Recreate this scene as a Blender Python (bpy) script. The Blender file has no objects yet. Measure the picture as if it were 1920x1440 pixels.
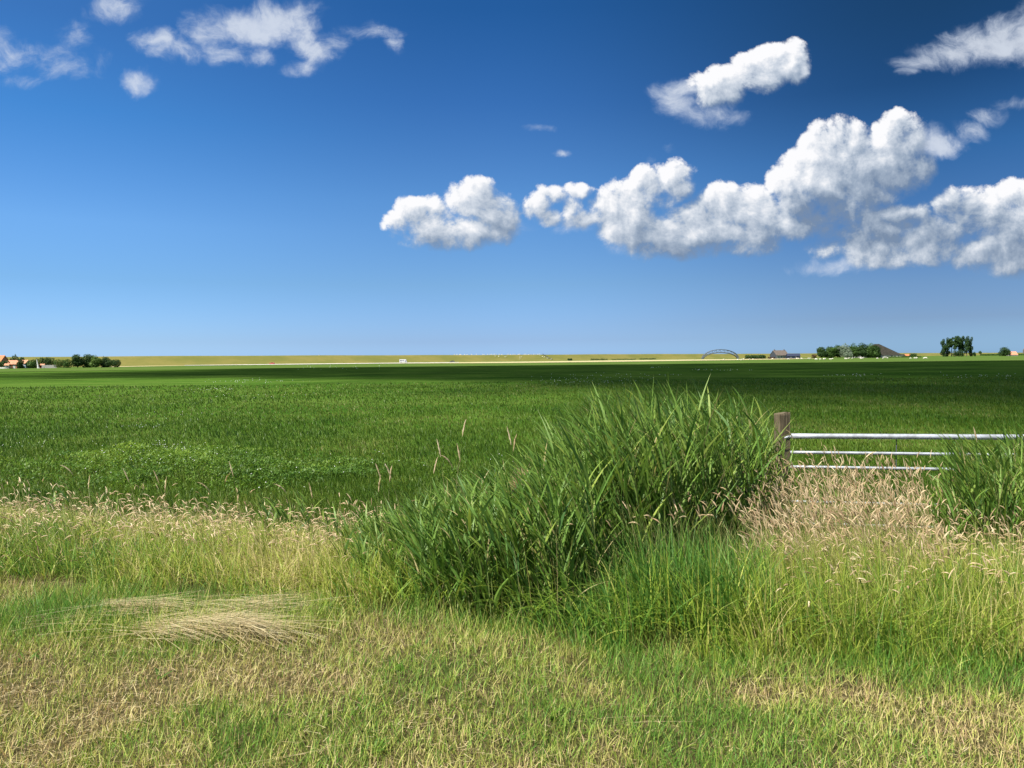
import bpy, bmesh, math, random
import numpy as np
from mathutils import Vector, Matrix

random.seed(7)
RNG = np.random.default_rng(11)
SC = bpy.context.scene
COL = SC.collection
R = math.radians

# ------------------------------------------------------------------ camera
EYE = Vector((0.0, 0.0, 2.2))
FOC = 1450.0                       # focal length in photo pixels (1920 wide)
PITCH, ROLL = math.atan(46 / FOC), R(0.6)
_f = Vector((0, math.cos(PITCH), -math.sin(PITCH)))
_r0 = Vector((1, 0, 0))
_u0 = _r0.cross(_f)
_r = math.cos(ROLL) * _r0 - math.sin(ROLL) * _u0
_u = math.sin(ROLL) * _r0 + math.cos(ROLL) * _u0


def ray(px, py):
    return _f + _r * ((px - 960) / FOC) + _u * ((720 - py) / FOC)


def gx(px, depth):
    """world X of picture column px at a forward distance"""
    d = ray(px, 676)
    return d.x / d.y * depth


cam_d = bpy.data.cameras.new("camera")
cam_d.sensor_width = 36.0
cam_d.lens = 36.0 * FOC / 1920
cam_d.clip_start, cam_d.clip_end = 0.05, 20000
cam = bpy.data.objects.new("camera", cam_d)
COL.objects.link(cam)
m3 = Matrix((_r, _u, -_f)).transposed()
cam.matrix_world = Matrix.Translation(EYE) @ m3.to_4x4()
SC.camera = cam

SC.view_settings.view_transform = 'Standard'
SC.view_settings.look = 'None'
EXPO = 1.0
SC.view_settings.exposure = EXPO
SC.view_settings.gamma = 1.0
SC.cycles.max_bounces = 6
SC.cycles.diffuse_bounces = 3
SC.cycles.glossy_bounces = 2
SC.cycles.transmission_bounces = 3
SC.cycles.transparent_max_bounces = 32
SC.cycles.caustics_reflective = False
SC.cycles.caustics_refractive = False

# ------------------------------------------------------------------ sun
SUN_EL, SUN_AZ = R(54), R(-125)      # azimuth from +Y, minus = to the left
S = Vector((math.cos(SUN_EL) * math.sin(SUN_AZ), math.cos(SUN_EL) * math.cos(SUN_AZ), math.sin(SUN_EL)))
sun_d = bpy.data.lights.new("sun", 'SUN')
sun_d.energy = 4.8
sun_d.angle = R(0.53)
sun_d.color = (1.0, 0.955, 0.87)
sun = bpy.data.objects.new("sun", sun_d)
sun.rotation_euler = S.to_track_quat('Z', 'Y').to_euler()
sun.location = (0, 0, 60)
COL.objects.link(sun)


# ------------------------------------------------------------------ node helper
class NT:
    def __init__(self, tree):
        self.t = tree
        self.l = tree.links

    def put(self, sock, v):
        if isinstance(v, bpy.types.NodeSocket):
            self.l.new(v, sock)
        elif v is not None:
            if hasattr(sock.default_value, '__len__') and not hasattr(v, '__len__'):
                v = (v,) * len(sock.default_value)
            if sock.type == 'RGBA' and len(v) == 3:
                v = (*v, 1)
            sock.default_value = v

    def node(self, kind, ins=None, **props):
        n = self.t.nodes.new(kind)
        for k, v in props.items():
            setattr(n, k, v)
        for k, v in (ins or {}).items():
            self.put(n.inputs[k], v)
        return n

    def m(self, op, a, b=None, c=None, clamp=False):
        n = self.t.nodes.new('ShaderNodeMath')
        n.operation = op
        n.use_clamp = clamp
        for i, v in enumerate((a, b, c)):
            self.put(n.inputs[i], v)
        return n.outputs[0]

    def v(self, op, a, b=None, c=None, scale=None):
        n = self.t.nodes.new('ShaderNodeVectorMath')
        n.operation = op
        for i, v in enumerate((a, b, c)):
            if v is not None:
                self.put(n.inputs[i], v)
        if scale is not None:
            self.put(n.inputs['Scale'], scale)
        return n.outputs['Value'] if op in ('DOT_PRODUCT', 'LENGTH', 'DISTANCE') else n.outputs[0]

    def rng(self, v, a, b, c=0.0, d=1.0, kind='SMOOTHSTEP'):
        n = self.node('ShaderNodeMapRange', {0: v, 1: a, 2: b, 3: c, 4: d}, interpolation_type=kind)
        return n.outputs[0]

    def mix(self, f, a, b, blend='MIX'):
        n = self.t.nodes.new('ShaderNodeMix')
        n.data_type = 'RGBA'
        n.blend_type = blend
        self.put(n.inputs['Factor'], f)
        self.put(n.inputs['A'], a)
        self.put(n.inputs['B'], b)
        return n.outputs['Result']

    def noise(self, vec, scale, detail=4.0, rough=0.55, dist=0.0, lac=2.0, dim='3D', color=False, w=None):
        n = self.node('ShaderNodeTexNoise', {'Scale': scale, 'Detail': detail, 'Roughness': rough,
                                             'Distortion': dist, 'Lacunarity': lac}, noise_dimensions=dim)
        if vec is not None:
            self.l.new(vec, n.inputs['Vector'])
        return n.outputs['Color'] if color else n.outputs['Fac']

    def ramp(self, fac, stops, interp='LINEAR'):
        n = self.t.nodes.new('ShaderNodeValToRGB')
        cr = n.color_ramp
        cr.interpolation = interp
        while len(cr.elements) < len(stops):
            cr.elements.new(0.5)
        for e, (p, c) in zip(cr.elements, stops):
            e.position = p
            e.color = (*c, 1) if len(c) == 3 else c
        self.l.new(fac, n.inputs[0])
        return n.outputs[0]
# ------------------------------------------------------------------ sky with its cumulus clouds
W = bpy.data.worlds.new("World")
SC.world = W
W.use_nodes = True
W.cycles.sampling_method = 'MANUAL'
W.cycles.sample_map_resolution = 512
wt = W.node_tree
wt.nodes.clear()
N = NT(wt)
geo = N.node('ShaderNodeTexCoord').outputs['Generated']
dx, dy, dz = N.node('ShaderNodeSeparateXYZ', {0: geo}).outputs
sky = N.node('ShaderNodeTexSky', sky_type='NISHITA', sun_disc=False, sun_elevation=SUN_EL,
             sun_rotation=SUN_AZ, altitude=0.0, air_density=1.0, dust_density=0.35, ozone_density=2.5).outputs[0]
base = N.v('SCALE', sky, scale=0.105)
# the phone picture deepens the Nishita sky: response by elevation and compass direction
az = N.m('ARCTAN2', dx, dy)
elv = N.m('DIVIDE', N.m('DIVIDE', dz, N.m('SQRT', N.m('MAXIMUM', N.m('SUBTRACT', 1.0, N.m('MULTIPLY', dz, dz)), 1e-4))), 0.5, clamp=True)
GR = {'L': [(0.013, (0.344, 0.568, 1.106)), (0.051, (0.323, 0.489, 0.876)), (0.193, (0.285, 0.453, 0.685)), (0.324, (0.305, 0.502, 0.73)), (0.573, (0.169, 0.425, 0.674)), (0.786, (0.15, 0.356, 0.583))],
      'C': [(0.019, (0.272, 0.445, 0.9)), (0.047, (0.255, 0.38, 0.727)), (0.192, (0.257, 0.383, 0.567)), (0.406, (0.226, 0.398, 0.589)), (0.654, (0.129, 0.309, 0.529)), (0.895, (0.076, 0.259, 0.462))],
      'R': [(0.013, (0.191, 0.33, 0.639)), (0.086, (0.174, 0.243, 0.424)), (0.164, (0.169, 0.24, 0.384)), (0.467, (0.076, 0.192, 0.327)), (0.625, (0.042, 0.125, 0.219)), (0.782, (0.039, 0.117, 0.19))]}
rampL, rampC, rampR = (N.ramp(elv, GR[k]) for k in 'LCR')
gr = N.mix(N.rng(az, -0.56, -0.02), rampL, rampC)
gr = N.mix(N.rng(az, -0.05, 0.52), gr, rampR)
XK = 2 ** -EXPO
gr = N.v('SCALE', gr, scale=2.0 * XK)
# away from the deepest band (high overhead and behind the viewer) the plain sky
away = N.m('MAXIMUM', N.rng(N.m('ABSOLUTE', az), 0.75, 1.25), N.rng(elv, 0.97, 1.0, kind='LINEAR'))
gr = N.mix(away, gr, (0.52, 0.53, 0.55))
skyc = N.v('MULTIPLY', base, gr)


def dirp(px, py):
    d = ray(px, py)
    return (d.x / d.y, d.z / d.y)


# heaps of the cumulus clouds: where each sits in the sky (azimuth, elevation as sighted), its width, height and depth
CUM = [
    # small cumulus on the left
    (738, 425, 22, 26, .8), (775, 402, 36, 30, .9), (812, 395, 26, 24, .8), (825, 430, 70, 36, 1.05), (870, 385, 36, 36, 1.0), (895, 375, 30, 28, .9), (920, 405, 46, 34, .95), (950, 415, 24, 24, .7),
    (890, 435, 70, 28, .9), (800, 455, 50, 18, .7),
    # ragged link
    (1008, 385, 20, 24, .72), (1035, 362, 30, 16, .7), (1075, 355, 34, 14, .66), (1028, 405, 26, 14, .62), (1068, 390, 16, 26, .62), (1085, 408, 34, 14, .62), (1108, 388, 12, 16, .5),
    # arm and long body
    (1148, 390, 34, 40, .95), (1150, 430, 34, 34, .9), (1190, 435, 56, 46, 1.1), (1180, 360, 40, 34, .95), (1215, 342, 40, 32, .95), (1258, 325, 34, 28, 1.0), (1272, 345, 26, 24, .85), (1190, 395, 36, 34, .9), (1245, 368, 26, 16, .6),
    (1255, 435, 60, 32, 1.0), (1310, 412, 50, 38, 1.0), (1350, 388, 36, 34, .95), (1395, 400, 44, 36, .95), (1430, 408, 34, 34, .9), (1330, 440, 80, 36, 1.05), (1405, 440, 60, 34, .95), (1270, 460, 80, 20, .8), (1360, 468, 90, 16, .7),
    # tower
    (1475, 350, 30, 30, .85), (1510, 330, 40, 44, 1.0), (1535, 290, 36, 40, 1.0), (1560, 255, 40, 36, 1.05), (1595, 262, 34, 34, 1.0), (1600, 305, 64, 48, 1.1), (1650, 262, 34, 32, .95), (1680, 240, 30, 30, .95), (1705, 265, 36, 40, .9),
    (1715, 305, 34, 34, .85), (1660, 310, 60, 50, 1.05), (1625, 350, 60, 34, 1.0), (1560, 355, 60, 42, 1.0), (1585, 400, 46, 40, .95), (1500, 390, 40, 34, .95), (1525, 425, 40, 30, .85), (1565, 440, 36, 26, .8), (1480, 420, 34, 30, .8),
    (1630, 400, 30, 40, .8),
    # right bank
    (1680, 395, 34, 20, .85), (1725, 400, 24, 22, .75), (1640, 470, 50, 30, .9), (1690, 455, 50, 34, .95), (1650, 430, 44, 30, .85), (1745, 430, 44, 38, .9), (1785, 385, 34, 30, .9), (1830, 385, 36, 34, .95), (1800, 425, 60, 40, 1.0), (1862, 400, 50, 44, 1.0),
    (1905, 362, 32, 30, 1.0), (1830, 475, 50, 30, .95), (1890, 465, 60, 40, 1.05), (1940, 430, 60, 60, 1.1), (1990, 420, 80, 80, 1.1),
    (1720, 455, 70, 46, 1.0), (1775, 440, 60, 44, 1.0), (1610, 455, 50, 34, .9), (1670, 485, 70, 24, .85), (1560, 465, 40, 20, .65), (1900, 480, 70, 36, 1.0),
    # second cloud high up
    (1325, 155, 34, 20, .74), (1355, 145, 40, 28, .95), (1395, 125, 40, 30, 1.0), (1440, 108, 44, 26, 1.05), (1480, 115, 34, 28, 1.0), (1502, 130, 20, 24, .85), (1420, 140, 50, 24, .9), (1350, 175, 40, 26, .85), 
]
# grey shade painted onto their sides away from the sun and under neighbours
DARK = [
    (1535, 400, 60, 34, 1.25), (1570, 435, 56, 26, .9), (1690, 260, 30, 50, .45), (1740, 290, 46, 60, .55), (1700, 330, 60, 40, .4), (1650, 440, 60, 30, .75), (1720, 420, 40, 34, .6),
    (1780, 425, 90, 50, .62), (1670, 440, 60, 36, .5), (1440, 440, 40, 40, .5), (1350, 470, 120, 20, .5), (820, 460, 90, 20, .45), (1640, 400, 40, 40, .5),
    (1350, 200, 60, 40, .5), (1905, 440, 60, 40, .35), (1840, 260, 60, 60, .6), (1200, 470, 60, 14, .4),
]
WIS = [
    (215, 20, 56, 24, .75), (140, 62, 28, 28, .42), (45, 105, 90, 30, .55), (100, 122, 60, 22, .42), (42, 150, 34, 16, .6), (-10, 85, 50, 40, .5), (120, 128, 26, 12, .4),
    (290, 85, 44, 22, .95), (258, 150, 30, 20, .75), (335, 95, 50, 16, .65), (385, 60, 44, 40, .62), (430, 88, 60, 20, .62), (470, 50, 64, 34, .95), (530, 28, 66, 40, 1.15), (560, 8, 50, 20, .8),
    (480, 100, 28, 22, .85), (565, 60, 36, 32, .8), (600, 92, 40, 28, .72), (570, 125, 40, 16, .5), (660, 48, 46, 14, .6), (710, 60, 36, 12, .62), (745, 86, 16, 18, .72),
    (625, 68, 36, 22, .6), (185, 115, 16, 20, .3),
    (1275, 185, 40, 26, .72), (1290, 155, 40, 16, .7), (1325, 210, 52, 24, .78), (1380, 214, 26, 12, .55), (1260, 165, 30, 20, .5),
    (1720, 122, 40, 14, .62), (1770, 102, 56, 22, .8), (1830, 80, 60, 34, .9), (1890, 75, 60, 38, 1.0), (1950, 70, 60, 60, 1.0), (1695, 145, 14, 8, .5),
    (1770, 270, 42, 22, .95), (1815, 240, 34, 20, .75), (1850, 205, 34, 14, .65), (1885, 186, 34, 12, .6), (1740, 262, 40, 26, .85),
    (1010, 240, 24, 7, .42), (1048, 287, 16, 6, .5), (1210, 300, 10, 14, .4), (918, 352, 10, 16, .4), (1250, 270, 12, 6, .3),
    (1600, 498, 90, 12, .5), (1175, 465, 30, 14, .45), (960, 430, 40, 16, .4), (1080, 425, 50, 12, .4),
]
GAP = 0.25


def blob_group(name, blobs):
    g = bpy.data.node_groups.new(name, 'ShaderNodeTree')
    g.interface.new_socket('P', in_out='INPUT', socket_type='NodeSocketVector')
    g.interface.new_socket('F', in_out='OUTPUT', socket_type='NodeSocketFloat')
    G = NT(g)
    gi, go = g.nodes.new('NodeGroupInput'), g.nodes.new('NodeGroupOutput')
    acc = None
    for (x, y, rx, ry, w) in blobs:
        u, v = dirp(x, y)
        sx, sy = FOC / (rx * 1.25), FOC / (ry * 1.25)
        q = G.v('MULTIPLY_ADD', gi.outputs[0], (sx, sy, 0), (-u * sx, -v * sy, 0))
        f = G.m('MULTIPLY_ADD', G.v('DOT_PRODUCT', q, q), -w, w)
        acc = f if acc is None else G.m('SMOOTH_MAX', acc, f, GAP)
    if acc is None:
        go.inputs[0].default_value = -1.0
    else:
        g.links.new(acc, go.inputs[0])
    return g


def use(grp, vec):
    n = wt.nodes.new('ShaderNodeGroup')
    n.node_tree = grp
    N.put(n.inputs[0], vec)
    return n.outputs[0]


iy = N.m('DIVIDE', 1.0, N.m('MAXIMUM', dy, 0.02))
PX, PY = N.m('MULTIPLY', dx, iy), N.m('MULTIPLY', dz, iy)
P0 = N.node('ShaderNodeCombineXYZ', {0: PX, 1: PY, 2: 0.0}).outputs[0]
LDIR = Vector((-0.66, 0.75, 0))            # towards the sun, seen in the sky


def billow(p, detail):
    q = N.v('ADD', p, (3.1, 2.2, 4.0))
    a = N.noise(q, 15.0, detail, 0.66, 0.2)
    wv = N.v('ADD', q, N.v('SCALE', N.noise(q, 26, 2, .5, color=True), scale=0.022))
    vn = N.node('ShaderNodeTexVoronoi', {'Vector': wv, 'Scale': 36.0, 'Detail': 3.0, 'Roughness': 0.6, 'Lacunarity': 2.3},
                feature='F1', normalize=True)
    b = N.m('SUBTRACT', 0.6, vn.outputs['Distance'])
    return N.m('ADD', N.m('MULTIPLY_ADD', a, 2.0, -1.0), N.m('MULTIPLY', b, 0.85))


def cum_density(p, grp, detail):
    warp = N.v('SUBTRACT', N.noise(p, 9.0, 3.0, 0.5, color=True), (0.5, 0.5, 0.5))
    pw = N.v('MULTIPLY_ADD', warp, (0.04, 0.034, 0), p)
    return N.m('MULTIPLY_ADD', billow(p, detail), 1.35, N.m('SUBTRACT', use(grp, pw), 0.24)), pw


def bgr(c):
    return N.node('ShaderNodeBackground', {'Color': c, 'Strength': 1.0}).outputs[0]


def mixs(f, a, b):
    n = wt.nodes.new('ShaderNodeMixShader')
    N.put(n.inputs[0], f)
    wt.links.new(a, n.inputs[1])
    wt.links.new(b, n.inputs[2])
    return n.outputs[0]


def near(blobs, x0, x1):
    return [b for b in blobs if b[0] + b[2] * 1.9 + 45 > x0 and b[0] - b[2] * 1.9 - 45 < x1]


def column(x0, x1):
    cb, wb, db = near(CUM, x0, x1), near(WIS, x0, x1), near(DARK, x0, x1)
    col_ = skyc
    if wb:
        warpw = N.v('SUBTRACT', N.noise(P0, 7.0, 5.0, 0.6, color=True), (0.5, 0.5, 0.5))
        pw = N.v('MULTIPLY_ADD', warpw, (0.075, 0.06, 0), P0)
        pn = N.v('MULTIPLY', pw, (1.0, 1.25, 1.0))
        nw = N.noise(pn, 17.0, 9.0, 0.64, 0.35)
        d_w = N.m('ADD', use(blob_group('wisps', wb), pw), N.m('MULTIPLY_ADD', nw, 2.5, -1.2))
        a_w = N.rng(d_w, -0.10, 1.35, 0.0, 0.84, kind='SMOOTHERSTEP')
        c_w = N.ramp(d_w, [(0.15, (0.40, 0.52, 0.74)), (0.95, (0.72, 0.78, 0.88))])
        col_ = N.mix(a_w, col_, N.v('SCALE', c_w, scale=XK))
    if cb:
        gc = blob_group('cumulus', cb)
        d0, pw = cum_density(P0, gc, 8.0)
        d1, _ = cum_density(N.v('ADD', P0, tuple(LDIR * 0.014)), gc, 5.0)
        d2 = use(gc, N.v('ADD', P0, tuple(LDIR * 0.05)))
        ds, _ = cum_density(P0, gc, 5.0)
        lit = N.m('MULTIPLY_ADD', N.m('SUBTRACT', ds, d1), 0.60, 0.66)  # sunlit and shaded cloud tones worked into the sky colour
        lit = N.m('MULTIPLY_ADD', N.m('SUBTRACT', 0.3, N.m('MAXIMUM', d2, 0.0)), 0.30, lit)
        lit = N.m('ADD', lit, N.m('MULTIPLY_ADD', N.noise(N.v('ADD', pw, (7.7, 1.1, 0)), 9.0, 4.0, 0.55, 0.5), 0.8, -0.40))
        if db:
            dk = N.m('MAXIMUM', use(blob_group('shaded', db), N.v('MULTIPLY_ADD', N.noise(P0, 14, 5, .6, color=True), (.05, .05, 0), N.v('SUBTRACT', pw, (.025, .025, 0)))), 0.0)
            lit = N.m('MULTIPLY_ADD', dk, -0.52, lit)
        lit = N.m('MINIMUM', N.m('MAXIMUM', lit, 0.12), 1.15)
        a_c = N.rng(d0, 0.0, N.m('MULTIPLY_ADD', lit, -0.7, 1.25), kind='SMOOTHSTEP')
        c_c = N.ramp(N.m('MULTIPLY', lit, 0.8), [(0.10, (0.20, 0.275, 0.40)), (0.36, (0.36, 0.44, 0.56)), (0.62, (0.63, 0.69, 0.78)), (0.86, (0.98, 0.98, 1.0))])
        col_ = N.mix(a_c, col_, N.v('SCALE', c_c, scale=XK))
    return bgr(col_)


CUTS = [-120, 170, 400, 560, 700, 860, 1000, 1130, 1240, 1360, 1480, 1590, 1710, 1820, 2080]
shader = column(CUTS[-2], CUTS[-1])
for x0, x1 in reversed(list(zip(CUTS[:-2], CUTS[1:-1]))):
    shader = mixs(N.m('GREATER_THAN', PX, dirp(x1, 400)[0]), column(x0, x1), shader)
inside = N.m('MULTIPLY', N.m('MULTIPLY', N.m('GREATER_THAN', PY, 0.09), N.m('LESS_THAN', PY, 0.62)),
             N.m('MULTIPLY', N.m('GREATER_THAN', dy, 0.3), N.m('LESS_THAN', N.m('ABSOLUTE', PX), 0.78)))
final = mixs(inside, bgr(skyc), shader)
out = wt.nodes.new('ShaderNodeOutputWorld')
wt.links.new(final, out.inputs[0])
# ------------------------------------------------------------------ helpers for objects
def tag(o, label=None, cat=None, group=None, kind=None):
    if label:
        o['label'] = label
    if cat:
        o['category'] = cat
    if group:
        o['group'] = group
    if kind:
        o['kind'] = kind
    return o


def empty(name, loc, rz=0.0):
    o = bpy.data.objects.new(name, None)
    o.empty_display_size = 0.3
    o.location = loc
    o.rotation_euler = (0, 0, rz)
    COL.objects.link(o)
    return o


def link(name, me, mat=None, parent=None, loc=None):
    o = bpy.data.objects.new(name, me)
    if mat is not None and not me.materials:
        me.materials.append(mat)
    COL.objects.link(o)
    if parent is not None:
        o.parent = parent
    if loc is not None:
        o.location = loc
    return o


def copy_tree(o, parent=None):
    c = o.copy()
    COL.objects.link(c)
    if parent is not None:
        c.parent = parent
        c.matrix_parent_inverse = o.matrix_parent_inverse
    for ch in o.children:
        copy_tree(ch, c)
    return c


def mesh_np(name, V, F, attrs=None, smooth=False):
    """V (n,3); F list of arrays of faces (k,3) / (k,4)"""
    me = bpy.data.meshes.new(name)
    V = np.asarray(V, dtype=np.float32)
    F = [np.asarray(f, dtype=np.int32) for f in F if len(f)]
    me.vertices.add(len(V))
    me.vertices.foreach_set('co', V.ravel())
    nl = sum(f.size for f in F)
    nf = sum(len(f) for f in F)
    me.loops.add(nl)
    me.polygons.add(nf)
    me.loops.foreach_set('vertex_index', np.concatenate([f.ravel() for f in F]))
    starts, tot = [], []
    p = 0
    for f in F:
        k = f.shape[1]
        starts.append(p + np.arange(len(f)) * k)
        p += f.size
    me.polygons.foreach_set('loop_start', np.concatenate(starts).astype(np.int32))
    for k, a in (attrs or {}).items():
        at = me.attributes.new(k, 'FLOAT', 'POINT')
        at.data.foreach_set('value', np.asarray(a, dtype=np.float32).ravel())
    me.update(calc_edges=True)
    me.polygons.foreach_set('use_smooth', np.full(nf, smooth, dtype=bool))
    return me


class MB:
    """collects simple solids into one mesh"""
    def __init__(self):
        self.v, self.f = [], []

    def add(self, vs, fs):
        o = len(self.v)
        self.v += [tuple(v) for v in vs]
        self.f += [tuple(i + o for i in f) for f in fs]
        return self

    def box(self, x0, x1, y0, y1, z0, z1):
        vs = [(x, y, z) for z in (z0, z1) for y in (y0, y1) for x in (x0, x1)]
        return self.add(vs, [(0, 2, 3, 1), (4, 5, 7, 6), (0, 1, 5, 4), (2, 6, 7, 3), (0, 4, 6, 2), (1, 3, 7, 5)])

    def prism(self, prof, y0, y1, axis='y'):
        """profile of (a, z) extruded along y (or x)"""
        n = len(prof)
        mk = (lambda a, z, t: (a, t, z)) if axis == 'y' else (lambda a, z, t: (t, a, z))
        vs = [mk(a, z, y0) for a, z in prof] + [mk(a, z, y1) for a, z in prof]
        fs = [tuple(range(n)), tuple(range(2 * n - 1, n - 1, -1))] + [(i, i + n, (i + 1) % n + n, (i + 1) % n) for i in range(n)]
        return self.add(vs, fs)

    def loft(self, rings, cap=True):
        n = len(rings[0])
        vs = [p for r in rings for p in r]
        fs = []
        for k in range(len(rings) - 1):
            for i in range(n):
                j = (i + 1) % n
                fs.append((k * n + i, k * n + j, (k + 1) * n + j, (k + 1) * n + i))
        if cap:
            fs += [tuple(range(n - 1, -1, -1)), tuple((len(rings) - 1) * n + i for i in range(n))]
        return self.add(vs, fs)

    def tube(self, pts, rad, n=8):
        pts = [Vector(p) for p in pts]
        rads = rad if hasattr(rad, '__len__') else [rad] * len(pts)
        rings = []
        for i, p in enumerate(pts):
            t = (pts[min(i + 1, len(pts) - 1)] - pts[max(i - 1, 0)]).normalized()
            a = t.orthogonal().normalized() if i == 0 else (a - t * a.dot(t)).normalized()
            b = t.cross(a)
            rings.append([p + (a * math.cos(6.28318 * k / n) + b * math.sin(6.28318 * k / n)) * rads[i] for k in range(n)])
        return self.loft(rings)

    def build(self, name, mat, parent=None, loc=None, smooth=False, bevel=0.0):
        me = bpy.data.meshes.new(name)
        me.from_pydata(self.v, [], self.f)
        bm = bmesh.new()
        bm.from_mesh(me)
        bmesh.ops.recalc_face_normals(bm, faces=bm.faces)
        if bevel:
            bmesh.ops.bevel(bm, geom=[e for e in bm.edges if e.calc_face_angle(0) > 0.5], offset=bevel, segments=2, affect='EDGES', profile=0.6)
        bm.to_mesh(me)
        bm.free()
        if smooth:
            me.polygons.foreach_set('use_smooth', np.full(len(me.polygons), True))
        return link(name, me, mat, parent, loc)


def pmat(name, color, rough=0.8, spec=0.3, metal=0.0, var=0.0, scale=3.0, color2=None, bump=0.0):
    """plain procedural paint / stone / wood material with noise variation"""
    m = bpy.data.materials.new(name)
    m.use_nodes = True
    t = NT(m.node_tree)
    b = m.node_tree.nodes['Principled BSDF']
    b.inputs['Roughness'].default_value = rough
    b.inputs['Specular IOR Level'].default_value = spec
    b.inputs['Metallic'].default_value = metal
    co = t.node('ShaderNodeTexCoord').outputs['Object']
    n = t.noise(co, scale, 6.0, 0.6)
    c2 = color2 or tuple(max(0, c * (1 - var)) for c in color)
    c1 = color if color2 else tuple(c * (1 + var) for c in color)
    t.put(b.inputs['Base Color'], t.mix(t.rng(n, 0.3, 0.7), c2, c1))
    if bump:
        bn = t.node('ShaderNodeBump', {'Strength': bump, 'Distance': 0.02, 'Height': n})
        t.put(b.inputs['Normal'], bn.outputs[0])
    return m


def blade_mat(name, stops, tip=None, tip_at=(0.6, 1.0), root=None, root_at=(0.0, 0.35), transl=0.35, rough=0.5, spec=0.25, patch=None, tw=1.3):
    """leaf material: hue by per-blade tint, colours of dry and darkened roots and dry tips along the blade, light passing through"""
    m = bpy.data.materials.new(name)
    m.use_nodes = True
    t = NT(m.node_tree)
    m.node_tree.nodes.remove(m.node_tree.nodes['Principled BSDF'])
    tint = t.node('ShaderNodeAttribute', attribute_name='tint').outputs['Fac']
    along = t.node('ShaderNodeAttribute', attribute_name='along').outputs['Fac']
    c = t.ramp(tint, stops)
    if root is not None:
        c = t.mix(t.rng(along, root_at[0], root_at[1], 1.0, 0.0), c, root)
    if tip is not None:
        c = t.mix(t.rng(along, tip_at[0], tip_at[1], 0.0, 0.8), c, tip)
    pb = t.node('ShaderNodeBsdfPrincipled', {'Base Color': c, 'Roughness': rough, 'Specular IOR Level': spec})
    tr = t.node('ShaderNodeBsdfTranslucent', {'Color': t.v('MULTIPLY', c, (tw, tw, tw * .7))})
    mx = t.node('ShaderNodeMixShader', {0: transl})
    m.node_tree.links.new(pb.outputs[0], mx.inputs[1])
    m.node_tree.links.new(tr.outputs[0], mx.inputs[2])
    m.node_tree.links.new(mx.outputs[0], m.node_tree.nodes['Material Output'].inputs[0])
    return m


def blades(P, H, Wd, az, lean0, lean1, k=4, tint=None, prof=None, face=None):
    """many curved blades as one mesh: roots P, lengths H, widths Wd, compass of lean, root and added tip angle"""
    n = len(P)
    t = np.linspace(0, 1, k + 1)
    prof = prof or (lambda t: (1 - t ** 1.6) * (0.75 + 0.9 * t * (1 - t)))
    ang = lean0[:, None] + lean1[:, None] * (t[None, 1:] - 0.5 / k)
    seg = (H / k)[:, None]
    dh = np.concatenate([np.zeros((n, 1)), np.cumsum(np.sin(ang) * seg, 1)], 1)
    dzv = np.concatenate([np.zeros((n, 1)), np.cumsum(np.cos(ang) * seg, 1)], 1)
    C = np.empty((n, k + 1, 3))
    C[:, :, 0] = P[:, 0, None] + dh * np.cos(az)[:, None]
    C[:, :, 1] = P[:, 1, None] + dh * np.sin(az)[:, None]
    C[:, :, 2] = P[:, 2, None] + dzv
    fa = (az + np.pi / 2 + RNG.normal(0, 0.7, n)) if face is None else face
    wd = np.stack([np.cos(fa), np.sin(fa), np.zeros(n)], 1)[:, None, :] * (Wd[:, None] * prof(t)[None, :])[:, :, None] * 0.5
    L, Rr = C - wd, C + wd
    V = np.concatenate([np.stack([L[:, :k], Rr[:, :k]], 2).reshape(n, 2 * k, 3), C[:, k:k + 1]], 1)
    m = 2 * k + 1
    base = np.arange(n)[:, None] * m
    q = np.concatenate([base + np.array([2 * j, 2 * j + 1, 2 * j + 3, 2 * j + 2]) for j in range(k - 1)], 0) if k > 1 else np.zeros((0, 4))
    tr = base + np.array([2 * k - 2, 2 * k - 1, 2 * k])
    tint = RNG.random(n) if tint is None else tint
    al = np.concatenate([np.repeat(t[:k], 2), [1.0]])
    return V.reshape(-1, 3), [q, tr], {'tint': np.repeat(tint, m), 'along': np.tile(al, n)}


def merge(parts):
    Vs, Fs3, Fs4, A = [], [], [], {}
    off = 0
    for V, F, at in parts:
        Vs.append(V)
        for f in F:
            f = np.asarray(f)
            if len(f):
                (Fs3 if f.shape[1] == 3 else Fs4).append(f + off)
        for k, a in at.items():
            A.setdefault(k, []).append(a)
        off += len(V)
    return np.concatenate(Vs), [np.concatenate(x) for x in (Fs4, Fs3) if x], {k: np.concatenate(a) for k, a in A.items()}


def sm(x, a, b):
    t = np.clip((x - a) / (b - a), 0, 1)
    return t * t * (3 - 2 * t)


def vnoise(x, y, s, seed=0):
    """smooth value noise 0..1 (numpy)"""
    x, y = np.asarray(x) / s + 1000.5, np.asarray(y) / s + 1000.5
    xi, yi = np.floor(x).astype(np.int64), np.floor(y).astype(np.int64)
    fx, fy = x - xi, y - yi
    fx, fy = fx * fx * (3 - 2 * fx), fy * fy * (3 - 2 * fy)

    def h(a, b):
        v = (a * 374761393 + b * 668265263 + seed * 974634777) & 0xffffffff
        v = ((v ^ (v >> 13)) * 1274126177) & 0xffffffff
        return ((v ^ (v >> 16)) & 0xffff) / 65535.0
    return (h(xi, yi) * (1 - fx) + h(xi + 1, yi) * fx) * (1 - fy) + (h(xi, yi + 1) * (1 - fx) + h(xi + 1, yi + 1) * fx) * fy


# ------------------------------------------------------------------ lie of the land
YBX = [-9, -4, -2.6, -0.2, 0.41, 1.5, 2.6, 5, 9]
YBY = [6.9, 5.9, 5.40, 4.72, 4.35, 4.12, 3.95, 3.6, 3.2]


def yb(x):
    """where the mown verge ends and the tall growth begins"""
    return np.interp(x, YBX, YBY)


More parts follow.
